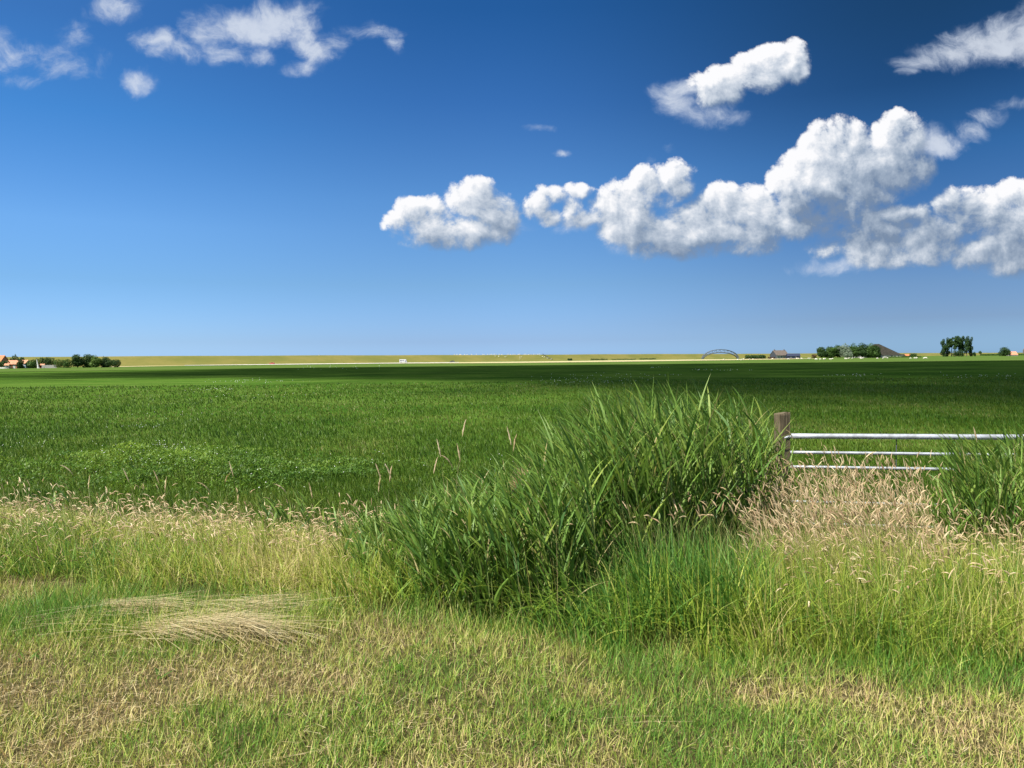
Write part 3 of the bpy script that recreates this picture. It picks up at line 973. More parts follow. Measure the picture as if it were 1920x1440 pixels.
# fence running up the dike
f0, f1 = on_dike(1036, 0.0), on_dike(1017.5, 1.0)
fo = empty('dike_fence', f0)
tag(fo, 'thin dark fence climbing the slope of the dike', 'fence')
pts = []
for i in range(13):
    px = 1036 - (1036 - 1017.5) * (i / 12)
    q = on_dike(px, i / 12)
    pts.append(q - f0)
    MB().box(q.x - f0.x - .14, q.x - f0.x + .14, q.y - f0.y - .14, q.y - f0.y + .14, q.z - f0.z - .4, q.z - f0.z + 1.5).build('post', TAR, fo)
rl = MB()
for hgt in (.55, 1.1):
    rl.tube([p + Vector((0, -.2, hgt)) for p in pts], .09, 4)
rl.build('rail', TAR, fo)

# ------------------------------------------------------------------ vehicles on the road
TYRE = pmat("tyre_rubber", (0.02, 0.02, 0.02), 0.9, 0.2)
RIM = pmat("wheel_rim", (0.5, 0.5, 0.5), 0.3, 0.5, 0.7)
CARRED = pmat("red_car_paint", (0.45, 0.03, 0.025), 0.3, 0.5, var=.03)
CARDARK = pmat("dark_car_paint", (0.03, 0.032, 0.036), 0.3, 0.5, var=.03)
LAMP = pmat("lamp_glass", (0.7, 0.7, 0.68), 0.15, 0.6)


def wheels(o, xs, y, r):
    for xw in xs:
        for s in (-1, 1):
            w = empty('wheel', (xw, s * y, r))
            w.parent = o
            MB().tube([(0, -.1, 0), (0, .1, 0)], r, 16).build('tyre', TYRE, w)
            MB().tube([(0, -.11, 0), (0, .11, 0)], r * .62, 12).build('rim', RIM, w)


def car(px, depth, label, paint, z):
    o = empty('car', (gx(px, depth), depth, z))
    tag(o, label, 'car')
    prof = [(-2.1, .35), (-2.15, .62), (-2.05, .85), (-1.25, .95), (-.55, 1.42), (.75, 1.45), (1.5, 1.0), (2.05, .95), (2.15, .6), (2.1, .35)]
    MB().prism(prof, -.85, .85).build('body', paint, o, bevel=.06)
    g = MB()
    g.prism([(-1.1, .97), (-.5, 1.36), (.1, 1.38), (.1, .97)], -.86, .86)
    g.prism([(.2, .97), (.2, 1.38), (.7, 1.39), (1.25, 1.0)], -.86, .86)
    g.build('window', GLASS, o)
    for s in (-1, 1):
        MB().box(-2.17, -2.08, s * .6 - .16, s * .6 + .16, .62, .78).build('headlight', LAMP, o)
    wheels(o, (-1.35, 1.35), .78, .32)
    return o


car(510, 640, 'small red car on the pale road below the dike', CARRED, .35)
car(848, 672, 'low dark car on the road right of the white camper', CARDARK, .35)
CAMPER = pmat('camper_paint', (0.46, 0.47, 0.48), 0.5, 0.4, var=.05)
cv = empty('camper_van', (gx(756, 640), 640, .35))
tag(cv, 'white camper van parked on the road below the dike', 'camper van')
MB().prism([(-3.0, .4), (-3.0, 2.95), (2.2, 2.95), (2.75, 2.2), (2.3, 1.9), (3.1, 1.15), (3.15, .4)], -1.1, 1.1).build('body', CAMPER, cv, bevel=.08)
MB().box(-2.4, -1.0, -1.115, 1.115, 1.5, 2.2).build('window', GLASS, cv)
MB().box(-.4, .5, -1.115, 1.115, 1.5, 2.2).build('window', GLASS, cv)
MB().prism([(1.5, 1.2), (1.5, 1.85), (2.2, 1.85), (2.75, 1.2)], -1.112, 1.112).build('cab_window', GLASS, cv)
MB().box(.65, 1.3, -1.12, -1.09, .55, 2.4).build('door', CAMPER, cv)
wheels(cv, (-1.8, 2.1), 1.0, .36)

# ------------------------------------------------------------------ sheep
WOOL = pmat("sheep_wool", (0.74, 0.70, 0.60), 0.95, 0.1, var=.1, scale=8)
FACE = pmat("sheep_face", (0.50, 0.44, 0.36), 0.9, 0.1)


def ring(cx, cy, cz, rx, ry, rz, tilt=0.0, n=10):
    return [(cx + math.sin(tilt) * rz * math.sin(6.28318 * k / n), cy + ry * math.cos(6.28318 * k / n), cz + rz * math.sin(6.28318 * k / n) * math.cos(tilt)) for k in range(n)]


def sheep_mesh(grazing):
    m = MB()
    hx, hz = (-.86, .22) if grazing else (-.86, .98)
    ns = (-.72, .45) if grazing else (-.68, .86)
    m.loft([ring(.56, 0, .66, 0, .06, .08), ring(.5, 0, .64, 0, .2, .22), ring(.25, 0, .62, 0, .28, .29), ring(-.1, 0, .62, 0, .29, .30), ring(-.42, 0, .64, 0, .24, .26),
            ring(-.56, 0, .70, 0, .15, .18), ring(ns[0], 0, ns[1], 0, .09, .11), ring(hx + .02, 0, hz + .06, 0, .08, .10), ring(hx - .12, 0, hz - .05, 0, .06, .07), ring(hx - .2, 0, hz - .1, 0, .03, .04)])
    for lx in (-.36, .38):
        for s in (-1, 1):
            m.tube([(lx, s * .15, .5), (lx + (.05 if lx > 0 else -.02), s * .15, .26), (lx, s * .15, .0)], [.085, .05, .045], 7)
    m.tube([(.55, 0, .72), (.66, 0, .55)], [.05, .03], 6)
    for s in (-1, 1):
        m.tube([(hx + .06, s * .07, hz + .12), (hx + .1, s * .19, hz + .09)], [.035, .02], 5)
    return m


s_graze = sheep_mesh(True).build('sheep', WOOL, smooth=True)
s_stand = sheep_mesh(False).build('sheep', WOOL, smooth=True)
first = [True, True]


def sheep(p, label, group, rz, graze, k=1.0):
    b = s_graze if graze else s_stand
    if first[graze]:
        first[graze] = False
        o = b
    else:
        o = b.copy()
        COL.objects.link(o)
    o.location = p
    o.rotation_euler = (0, 0, rz)
    o.scale = (k, k, k)
    tag(o, label, 'sheep', group)
    return o


rg = random.Random(5)
for px in [852, 857, 862, 864, 871, 876, 884, 893, 905, 908, 914, 919, 922, 927, 931, 936, 941, 953, 957, 962, 966, 972, 975, 983, 986, 991, 994, 997, 1001, 1005, 1009, 1012, 598]:
    one = px == 598
    sheep(on_dike(px, 1.0) + Vector((0, 1.5, .05)), 'lone white sheep on the dike crest far left of the flock' if one else 'white sheep in the long flock along the crest of the dike',
          'sheep along the dike crest', rg.choice([0, 3.1, .6, 2.4]), rg.random() < .7, rg.uniform(.85, 1.05))
for px, up in [(929, .72), (935, .7), (947, .6), (949, .66), (975, .55), (978, .58), (975, .2), (1013, .75), (1017, .62), (1021, .55), (1025, .42), (1027, .35), (1034, .08)]:
    sheep(on_dike(px, up), 'white sheep scattered on the grassy slope of the dike', 'sheep on the dike slope', rg.uniform(0, 6.28), rg.random() < .7, rg.uniform(.85, 1.05))
for px, off in [(1357, 5.6), (1383, 6.2), (1391, 6.4), (1394, 5.4), (1405, 5.5), (1412, 5.2), (1448, 5.2), (1478, 6.2), (1494, 5.0), (1497, 5.2), (1503, 5.3), (1516, 5.3), (1519, 5.1), (1530, 7.6),
                (1538, 7.4), (1545, 7.2), (1547, 6.8), (1557, 7.3), (1561, 6.6), (1585, 6.4), (1588, 6.5), (1592, 6.2), (1598, 6.3), (1614, 6.5), (1617, 6.4), (1645, 6.6), (1656, 6.9), (1664, 6.2),
                (1707, 7.4), (1715, 7.1), (1719, 7.0), (1734, 7.3), (1736, 7.0), (120.5, 6.6)]:
    d_ = EYE.z * FOC / off
    x_ = gx(px, d_)
    lb = 'white sheep grazing on the sunlit meadow before the farms' if px > 200 else 'single white sheep below the rounded bush at the left'
    sheep((x_, d_, .1), lb, 'sheep on the meadow', rg.choice([0, 3.14]) + rg.uniform(-.5, .5), rg.random() < .8, rg.uniform(.8, 1.05))

# ------------------------------------------------------------------ gate and its post
GALV = pmat("galvanised_steel", (0.52, 0.55, 0.60), 0.5, 0.5, 0.45, color2=(0.33, 0.345, 0.36), scale=14, bump=.15)
wm = bpy.data.materials.new("weathered_post_wood")
wm.use_nodes = True
t = NT(wm.node_tree)
pb = wm.node_tree.nodes['Principled BSDF']
co = t.node('ShaderNodeTexCoord').outputs['Object']
gr_ = t.noise(t.v('MULTIPLY', co, (60, 60, 3.0)), 1.0, 6, .65)
c = t.ramp(gr_, [(.25, (0.035, 0.028, 0.018)), (.45, (0.115, 0.09, 0.055)), (.7, (0.21, 0.17, 0.11))])
c = t.mix(t.rng(t.noise(co, 9, 5, .6), .5, .75, 0, .6), c, (0.10, 0.105, 0.04))
t.put(pb.inputs['Base Color'], c)
pb.inputs['Roughness'].default_value = .92
pb.inputs['Specular IOR Level'].default_value = .15
t.put(pb.inputs['Normal'], t.node('ShaderNodeBump', {'Strength': .7, 'Distance': .01, 'Height': gr_}).outputs[0])
pd = 8.55
ppx = gx(1466.5, pd)
post = empty('gate_post', (ppx, pd, gz(ppx, pd)), R(12))
tag(post, 'square weathered wooden gate post beside the tall reeds', 'gate post')
zt = 1.585 - post.location.z
pw_ = .065
pm = MB()
rg = random.Random(3)
rings = []
for z in [-.3, .2, .5, .8, 1.05, zt - .12, zt - .03, zt]:
    k = 1 + rg.uniform(-.03, .03)
    rings.append([(sx * pw_ * k + rg.uniform(-.003, .003), sy * pw_ * k + rg.uniform(-.003, .003), z + (0 if z < zt else (-.012 * (sx < 0) + rg.uniform(-.006, .006)))) for sx, sy in ((-1, -1), (-.2, -1.02), (.25, -.97), (1, -1), (1, 1), (-1, 1))])
pm.loft(rings).build('shaft', wm, post, bevel=.006)
MB().box(-.075, .075, .08, .1, zt - .42, zt - .36).build('hinge_plate', TAR, post)
g0, g1 = Vector((gx(1482, 8.5), 8.5, 0)), Vector((gx(2120, 7.78), 7.78, 0))
gate = empty('field_gate', (g0.x, g0.y, 0))
tag(gate, 'galvanised tubular field gate closing the gap between the reeds', 'gate')
dv = (g1 - g0)


def rail_pts(z0, z1, n=12):
    return [(dv.x * i / n, dv.y * i / n, z0 + (z1 - z0) * i / n) for i in range(-0, n + 1)]


MB().tube(rail_pts(1.325, 1.345), .029, 14).build('top_rail', GALV, gate, smooth=True)
for z0 in (1.145, .985, .60, .36):
    MB().tube(rail_pts(z0, z0 + .012), .0165, 12).build('rail', GALV, gate, smooth=True)
for tq in (.988,):
    MB().tube([(dv.x * tq, dv.y * tq, .28), (dv.x * tq, dv.y * tq, 1.33)], .024, 12).build('end_post', GALV, gate, smooth=True)
MB().tube([(dv.x * .335, dv.y * .335 + .022, .34), (dv.x * .335, dv.y * .335 + .022, 1.32)], .005, 8).build('brace', TAR, gate, smooth=True)
MB().tube([(-.10, .0, 1.30), (.03, 0, 1.325)], .016, 10).tube([(-.10, .0, .60), (.03, 0, .59)], .016, 10).build('hinge', GALV, gate, smooth=True)
# ------------------------------------------------------------------ vegetation near the viewer
STRAW = (0.46, 0.37, 0.18)
M_MOWN = blade_mat("mown_blades", [(0.0, (0.44, 0.31, 0.17)), (0.22, (0.58, 0.48, 0.22)), (0.42, (0.50, 0.48, 0.145)), (0.6, (0.345, 0.41, 0.075)), (0.8, (0.195, 0.32, 0.045)), (1.0, (0.10, 0.225, 0.03))],
                   root=(0.40, 0.32, 0.15), root_at=(0.0, 0.35), transl=0.3)
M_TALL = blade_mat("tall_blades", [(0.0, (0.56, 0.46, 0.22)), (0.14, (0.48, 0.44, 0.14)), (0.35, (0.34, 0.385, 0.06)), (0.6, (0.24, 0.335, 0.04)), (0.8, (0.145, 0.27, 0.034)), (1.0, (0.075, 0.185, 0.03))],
                   root=(0.22, 0.20, 0.06), root_at=(0.0, 0.3), tip=(0.48, 0.43, 0.17), tip_at=(0.82, 1.0), transl=0.27)  # root colour darkened to stand for shaded gaps at the base
M_FIELD = blade_mat("meadow_blades", [(0.0, (0.24, 0.225, 0.085)), (0.2, (0.155, 0.20, 0.030)), (0.55, (0.090, 0.155, 0.014)), (1.0, (0.040, 0.10, 0.010))], transl=0.3)
M_REED = blade_mat("reed_leaf", [(0.0, (0.44, 0.37, 0.17)), (0.05, (0.26, 0.33, 0.062)), (0.3, (0.17, 0.27, 0.044)), (0.7, (0.108, 0.21, 0.035)), (1.0, (0.06, 0.142, 0.03))], tip=(0.24, 0.25, 0.09), tip_at=(0.88, 1.0), transl=0.3, rough=0.5, spec=0.3)
M_STEM = blade_mat("reed_stem", [(0.0, (0.30, 0.28, 0.12)), (1.0, (0.13, 0.19, 0.05))], transl=0.15)
M_SEED = blade_mat("seed_heads", [(0.0, (0.38, 0.25, 0.15)), (0.35, (0.54, 0.41, 0.235)), (0.75, (0.68, 0.54, 0.35)), (1.0, (0.76, 0.65, 0.45))], transl=0.3, rough=0.8, spec=0.1)
M_SEEDSTEM = blade_mat("seed_stems", [(0.0, (0.46, 0.36, 0.20)), (0.4, (0.36, 0.34, 0.14)), (0.7, (0.24, 0.30, 0.07)), (1.0, (0.17, 0.26, 0.05))], transl=0.2)
M_STRAW = blade_mat("dry_straw", [(0.0, (0.28, 0.21, 0.10)), (0.4, (0.48, 0.39, 0.20)), (0.8, (0.60, 0.51, 0.29)), (1.0, (0.70, 0.62, 0.40))], transl=0.15, rough=0.45, spec=0.35)
M_WEED = blade_mat("weed_leaves", [(0.0, (0.20, 0.28, 0.03)), (0.5, (0.115, 0.205, 0.022)), (1.0, (0.055, 0.125, 0.016))], transl=0.3, rough=0.5)
M_FLOW = pmat("clover_flower", (0.80, 0.80, 0.72), 0.8, 0.2, var=.05)

WIND = np.pi                      # leaning towards -X


def hz_at(px):
    return 684.2 - px * 20.1 / 1920


def px_of(x, y):
    return 960 + FOC * x / y


def px_u(y_px, px, depth):
    """height above datum of a sight line"""
    return EYE.z - (y_px - hz_at(px)) / FOC * depth


def scatter(n, y0, y1, power, xk=0.70, xpad=1.7):
    """n points with density falling with distance as Y^-power"""
    u = RNG.random(n)
    p = 2.0 - power
    if abs(p) < 1e-6:
        y = y0 * (y1 / y0) ** u
    else:
        y = (y0 ** p + u * (y1 ** p - y0 ** p)) ** (1 / p)
    x = (RNG.random(n) * 2 - 1) * (xk * y + xpad)
    return x, y


def stuff(name, parts, mat, label=None):
    V, F, A = merge(parts) if isinstance(parts, list) else parts
    o = link(name, mesh_np(name, V, F, A), mat)
    tag(o, label, None, None, 'stuff')
    return o


def P3(x, y, dz=-0.01):
    return np.stack([x, y, ground(x, y) + dz], 1)


def gs(px, py, cx, cy, rx, ry):
    return np.exp(-((px - cx) / rx) ** 2 - ((py - cy) / ry) ** 2)


# --- mown verge
def verge_tint(x, y):
    """how green (1) or how dry (0) the mown turf is, in patches a metre or so wide"""
    g = 0.41 + 0.60 * (vnoise(x, y, 1.3, 14) - 0.5) + 0.75 * (vnoise(x, y, 0.6, 12) - 0.5) + 0.6 * (vnoise(x, y, 0.26, 13) - 0.5)
    g = g + 0.30 * sm(x, 0.2, 2.4) + 0.22 * np.exp(-((x + 2.2) / .9) ** 2 - ((y - 4.75) / .4) ** 2) * 1.5
    g = g + 0.55 * np.exp(-((x + 3.0) / .62) ** 2 - ((y - 4.95) / .38) ** 2)
    g = g + 0.30 * np.exp(-((x - 1.2) / .6) ** 2 - ((y - 2.95) / .3) ** 2) + 0.3 * np.exp(-((x - .62) / .3) ** 2 - ((y - 4.0) / .35) ** 2)
    g = g - 0.42 * np.exp(-((x - 1.3) / .5) ** 2 - ((y - 3.75) / .16) ** 2) - 0.25 * np.exp(-((x + 1.4) / .9) ** 2 - ((y - 3.9) / .35) ** 2)
    g = g + 0.18 * sm(y - yb(x), -0.55, 0.0)
    return g


n = 180000
x, y = scatter(n, 2.7, 7.2, 1.6)
s = y - yb(x)
keep = s < 0.12 + 0.25 * (vnoise(x, y, .4, 9) - .5)
x, y, s = x[keep], y[keep], s[keep]
g = verge_tint(x, y)
n = len(x)
hl = (0.022 + 0.044 * RNG.random(n) ** 1.4) * (0.8 + 1.0 * np.clip(g, 0, 1)) * (1 + 1.2 * sm(s, -0.6, 0.1) * RNG.random(n)) * (1 + 1.4 * np.exp(-((x + 2.9) / .7) ** 2 - ((y - 4.9) / .4) ** 2) * RNG.random(n))
tint = np.clip(g + RNG.normal(0, 0.28, n), 0, 1)
mown = [blades(P3(x, y), hl * 1.25, 0.0028 + 0.0032 * RNG.random(n) ** 1.5, RNG.random(n) * 6.28, np.abs(RNG.normal(0.25, .35, n)), RNG.random(n) * 1.1, 3, tint)]
n = 2600
x = RNG.uniform(-2.8, -1.2, n)
y = RNG.normal(4.82, .18, n)
mown.append(blades(P3(x, y), RNG.uniform(.10, .22, n), RNG.uniform(.003, .006, n), RNG.random(n) * 6.28, np.abs(RNG.normal(.3, .3, n)), RNG.random(n) * 1.5, 4, np.clip(RNG.normal(.62, .2, n), 0, 1)))
# greener tufts standing above the cut
nt = 330
tx, ty = scatter(nt, 2.75, 5.6, 1.7)
k = 26
x = np.repeat(tx, k) + RNG.normal(0, .028, nt * k)
y = np.repeat(ty, k) + RNG.normal(0, .028, nt * k)
keep = y < yb(x) + .1
x, y = x[keep], y[keep]
n = len(x)
tg = np.repeat(np.clip(RNG.normal(.68, .14, nt), .3, 1), k)[keep]
th = np.repeat(RNG.uniform(.04, .085, nt), k)[keep]
mown.append(blades(P3(x, y), th * RNG.uniform(.55, 1.15, n), RNG.uniform(.0028, .0052, n), RNG.random(n) * 6.28, np.abs(RNG.normal(.2, .25, n)), RNG.random(n) * 1.3, 4, np.clip(tg + RNG.normal(0, .12, n), 0, 1)))
n = 9000
x, y = scatter(n, 2.7, 5.6, 1.6)
keep = y < yb(x) + .1
x, y = x[keep], y[keep]
n = len(x)
mown.append(blades(P3(x, y), RNG.uniform(.05, .12, n), RNG.uniform(.004, .0075, n), RNG.random(n) * 6.28, np.abs(RNG.normal(.35, .4, n)), RNG.random(n) * 1.6, 4, np.clip(verge_tint(x, y) * .8 + .12 + RNG.normal(0, .22, n), 0, 1)))
stuff("mown_grass", mown, M_MOWN)


def lying(x, y, L, w, az, z, tint, droop=0.06):
    """dry stalks lying flat, slightly bowed"""
    n = len(x)
    P = np.stack([x, y, ground(x, y) + z], 1)
    lean = np.full(n, np.pi / 2) - RNG.normal(.05, .07, n)
    return blades(P, L, w, az, lean, RNG.normal(0.06, .12, n) + droop, 4, tint, prof=lambda t: 1 - .75 * t ** 3, face=az + np.pi / 2 + RNG.normal(0, .2, n))


# --- clippings strewn over the verge
n = 18000
x, y = scatter(n, 2.7, 5.8, 1.7)
keep = (y < yb(x) + .05) & (RNG.random(n) < 1.05 - np.clip(verge_tint(x, y), 0, 1))
x, y = x[keep], y[keep]
n = len(x)
cl = [lying(x, y, RNG.uniform(.02, .085, n), RNG.uniform(.0018, .0036, n), RNG.random(n) * 6.28, RNG.uniform(.004, .035, n), RNG.random(n) * .8, 0)]
n = 34
x, y = scatter(n, 2.8, 5.2, 1.4)
keep = y < yb(x)
x, y = x[keep], y[keep]
n = len(x)
cl.append(lying(x - .2, y, RNG.uniform(.2, .6, n), RNG.uniform(.0018, .003, n), RNG.normal(.12, .3, n) + np.pi * (RNG.random(n) < .3), RNG.uniform(.015, .04, n), RNG.uniform(.2, .7, n), 0.03))
stuff("straw_litter", cl, M_STRAW)

# --- swath of pale straw lying in front of the tall grass
ns = 720
u = RNG.random(ns)
sxx = -2.16 + .86 * u + RNG.normal(0, .10, ns)
syy = 4.76 - .26 * u ** 1.3 + RNG.normal(0, .085, ns) * (1.15 - .5 * u)
mound = .065 * np.exp(-((sxx + 1.55) / .42) ** 2) + .045
azs = -.06 - .45 * u * RNG.random(ns) + RNG.normal(0, .36, ns)
pile = [lying(sxx - .2, syy, RNG.uniform(.2, .5, ns), RNG.uniform(.0022, .004, ns), azs, mound * RNG.random(ns) ** .7 + .02, np.clip(RNG.normal(.46, .28, ns), 0, 1), 0.10)]
n2 = 240
pile.append(lying(RNG.uniform(-2.75, -2.35, n2), RNG.normal(5.08, .045, n2), RNG.uniform(.25, .55, n2), RNG.uniform(.0024, .004, n2), RNG.normal(-.22, .16, n2), RNG.uniform(.03, .1, n2), np.clip(RNG.normal(.55, .25, n2), 0, 1), .08))
n2 = 200
pile.append(lying(RNG.uniform(-2.05, -1.5, n2), RNG.normal(5.0, .06, n2), RNG.uniform(.25, .6, n2), RNG.uniform(.0024, .004, n2), RNG.normal(-.03, .2, n2), RNG.uniform(.02, .12, n2), np.clip(RNG.normal(.45, .27, n2), 0, 1), .08))
n2 = 30
pile.append(lying(RNG.uniform(-3.2, -2.3, n2), RNG.normal(4.75, .16, n2), RNG.uniform(.3, .8, n2), RNG.uniform(.0024, .004, n2), RNG.normal(.12, .2, n2), RNG.uniform(.03, .09, n2), np.clip(RNG.normal(.5, .25, n2), 0, 1), .03))
V, F, A = merge(pile)
so = link("straw_swath", mesh_np("straw_swath", V, F, A), M_STRAW)
tag(so, 'flattened swath of long pale straw lying on the mown verge', 'straw')

# --- tall grass behind the cut line
def reed_zone(x, y):
    px = px_of(x, y)
    return sm(px, 690, 800) * (1 - sm(px, 1400, 1480)) * sm(y - yb(x), .15 , .6)


n = 160000
x, y = scatter(n, 3.3, 10.5, 1.9)
s = y - yb(x)
px = px_of(x, y)
edge = .5 * (vnoise(x, y, .35, 21) - .5) + .5 * (vnoise(x, y, .9, 25) - .5)
keep = (s > -0.05 + edge) & (s < 4.2)
rz = reed_zone(x, y)
keep &= RNG.random(n) > rz * .35 + .35 * gs(px, s, 930, 0.0, 190, .6)
x, y, s, px, rz = x[keep], y[keep], s[keep], px[keep], rz[keep]
n = len(x)
left = 1 - sm(px, 560, 820)
right = sm(px, 1380, 1560)
mid = np.clip(1 - left - right, 0, 1)
front = gs(px, s, 930, 0.1, 190, .9)
H = (left * .40 + right * .50 + mid * (.52 + .34 * gs(px, s, 1300, .55, 170, .75))) * (1 - .62 * front) * sm(s, -.22, .30) * (1 - .35 * sm(s, 1.4, 3.4))
H = H * RNG.uniform(.5, 1.12, n) * (.75 + .5 * vnoise(x, y, .45, 22))
tg = left * .47 + right * .47 + mid * .70 + .15 * front + .55 * (vnoise(x, y, .55, 23) - .5) + .40 * (vnoise(x, y, .16, 24) - .5)
tg = tg + .20 * gs(px, y, 80, 6.2, 260, .8) + .22 * gs(px, y, 1290, 4.7, 130, .5) + .28 * rz - .2 * left * sm(s, 1.2, 2.2) - .25 * gs(px, s, 560, .9, 170, .7)
tint = np.clip(tg + RNG.normal(0, .26, n), 0, 1)
azm = np.where(RNG.random(n) < .6, WIND + RNG.normal(0, .8, n), RNG.random(n) * 6.28)
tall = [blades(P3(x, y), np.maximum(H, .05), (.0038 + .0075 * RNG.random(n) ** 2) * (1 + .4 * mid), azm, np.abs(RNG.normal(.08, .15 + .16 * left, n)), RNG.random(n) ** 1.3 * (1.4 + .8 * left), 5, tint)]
# long arching blades hanging over the edge
n = 520
xa = RNG.uniform(-.9, 2.9, n)
ya = yb(xa) + RNG.uniform(.05, .4, n)
tall.append(blades(P3(xa, ya), RNG.uniform(.4, .8, n), RNG.uniform(.005, .009, n), RNG.choice([0, np.pi], n) + RNG.normal(-.35, .5, n), RNG.uniform(.15, .5, n), RNG.uniform(1.0, 2.2, n), 7, np.clip(RNG.normal(.66, .14, n), 0, 1)))
n = 3600
x, y = scatter(n, 3.7, 6.4, 1.9)
s = y - yb(x)
keep = (s > .05) & (s < 1.8) & (RNG.random(n) < .25 + .75 * sm(px_of(x, y), 1300, 1500))
x, y = x[keep], y[keep]
n = len(x)
tall.append(blades(P3(x, y), RNG.uniform(.35, .72, n), RNG.uniform(.0024, .0036, n), RNG.random(n) * 6.28, np.abs(RNG.normal(.08, .12, n)), RNG.uniform(0, .7, n), 4, RNG.uniform(0, .2, n), prof=lambda t: 1 - .6 * t))
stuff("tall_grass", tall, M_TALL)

# --- meadow grass from the ditch outwards, thinning with distance
n = 360000
y = 1 / (1 / 8.6 + RNG.random(n) * (1 / 75 - 1 / 8.6))
x = (RNG.random(n) * 2 - 1) * (.70 * y + 2.5)
s = y - yb(x)
keep = s > 3.4
x, y = x[keep], y[keep]
n = len(x)
pt = vnoise(x, y * .6, 2.6, 31) * .6 + vnoise(x, y, .9, 32) * .4
H = (.085 + .10 * RNG.random(n) ** 2) * (.7 + .7 * pt) * (1 + .25 * sm(y, 20, 60))
Wd = (.0008 + .0006 * RNG.random(n)) * y
tint = np.clip(.12 + .75 * pt + RNG.normal(0, .15, n), 0, 1)
stuff("meadow_grass", blades(P3(x, y), H, Wd, WIND + RNG.normal(0, 1.0, n), np.abs(RNG.normal(.12, .2, n)), RNG.random(n) * 1.0, 3, tint), M_FIELD)

# --- leafy weeds along the near edge of the meadow
def weed_density(px, y):
    d = .9 * gs(px, y, 40, 17.2, 110, 1.1) + 1.2 * gs(px, y, 290, 17.0, 120, 1.2) + .8 * gs(px, y, 480, 14.8, 260, 1.2) + .5 * gs(px, y, 640, 15.5, 120, 1.2) + .6 * gs(px, y, 200, 14.6, 220, .9) + .3 * gs(px, y, 420, 18.5, 160, .7)
    return d


n = 120000
y = RNG.uniform(12.2, 20, n)
px = RNG.uniform(-80, 900, n)
keep = RNG.random(n) < weed_density(px, y) * np.clip(2.4 * vnoise((px - 960) / FOC * y, y, .75, 41) - .85, 0, 1)
y, px = y[keep], px[keep]
x = (px - 960) / FOC * y
n = len(x)
top = .06 + .52 * np.clip(weed_density(px, y), 0, 1) * vnoise(x, y, .8, 42)
P = P3(x, y, 0)
P[:, 2] += top * RNG.random(n) ** .6
tint = np.clip(.66 - .5 * gs(px, y, 290, 17, 120, 1.2) + .7 * (vnoise(x, y, .9, 43) - .5) + RNG.normal(0, .2, n), 0, 1)
_w = [blades(P, RNG.uniform(.035, .075, n), RNG.uniform(.02, .036, n), RNG.random(n) * 6.28, RNG.uniform(.5, 1.3, n), RNG.uniform(0, .6, n), 2, tint, prof=lambda t: np.array([.3, 1.0, 0])[:len(t)])]
rx, ry = scatter(16, 2.8, 4.9, 1.6)
kq = 9
xq, yq = np.repeat(rx, kq) + RNG.normal(0, .02, 16 * kq), np.repeat(ry, kq) + RNG.normal(0, .02, 16 * kq)
okq = yq < yb(xq)
xq, yq = xq[okq], yq[okq]
nq = len(xq)
aq = RNG.random(nq) * 6.28
_w.append(blades(P3(xq, yq, .0), RNG.uniform(.04, .08, nq), RNG.uniform(.012, .02, nq), aq, RNG.uniform(.5, 1.1, nq), RNG.uniform(.1, .7, nq), 4, np.clip(RNG.normal(.75, .2, nq), 0, 1), prof=lambda t: np.sin(np.pi * np.clip(t * .92 + .06, 0, 1)), face=aq + np.pi / 2))
stuff("weeds", _w, M_WEED)

# --- white clover flowers in drifts
fx, fy = [], []
rg = np.random.default_rng(77)
for (cx, cy, rx, ry, k) in [(300, 872, 60, 12, 60), (290, 858, 70, 8, 30), (40, 850, 50, 8, 16), (480, 905, 160, 20, 22), (260, 807, 26, 3, 20), (1110, 713, 60, 5, 70), (470, 717, 40, 2, 40), (400, 733, 30, 2, 30),
                            (1200, 704, 40, 2, 20), (1600, 705, 26, 1.5, 30), (1850, 707, 50, 2, 40), (330, 782, 60, 5, 18), (1330, 695, 30, 1, 24), (1240, 690, 12, .6, 10), (640, 690, 60, 3, 20), (490, 746, 80, 3, 22), (850, 880, 120, 10, 16), (1070, 717, 30, 2, 26)]:
    pxs, pys = rg.normal(cx, rx, k), rg.normal(cy, ry, k)
    d = EYE.z * FOC / np.maximum(pys - hz_at(pxs), 8)
    fx.append((pxs - 960) / FOC * d)
    fy.append(d)
fx, fy = np.concatenate(fx), np.concatenate(fy)
ico = bmesh.new()
bmesh.ops.create_icosphere(ico, subdivisions=1, radius=1)
iv = np.array([v.co[:] for v in ico.verts])
jf = np.array([[v.index for v in f.verts] for f in ico.faces])
ico.free()
rr = np.maximum(.010, .00036 * fy) * rg.uniform(.7, 1.3, len(fx))
C = P3(fx, fy, 0)
C[:, 2] += np.where((fy < 19), .30, .16) * rg.uniform(.7, 1.1, len(fx))
V = (C[:, None] + iv[None] * rr[:, None, None] * np.array([1, 1, .8])).reshape(-1, 3)
F = (jf[None] + (np.arange(len(fx)) * len(iv))[:, None, None]).reshape(-1, 3)
stuff("clover_flowers", (V, [F], {}), M_FLOW)


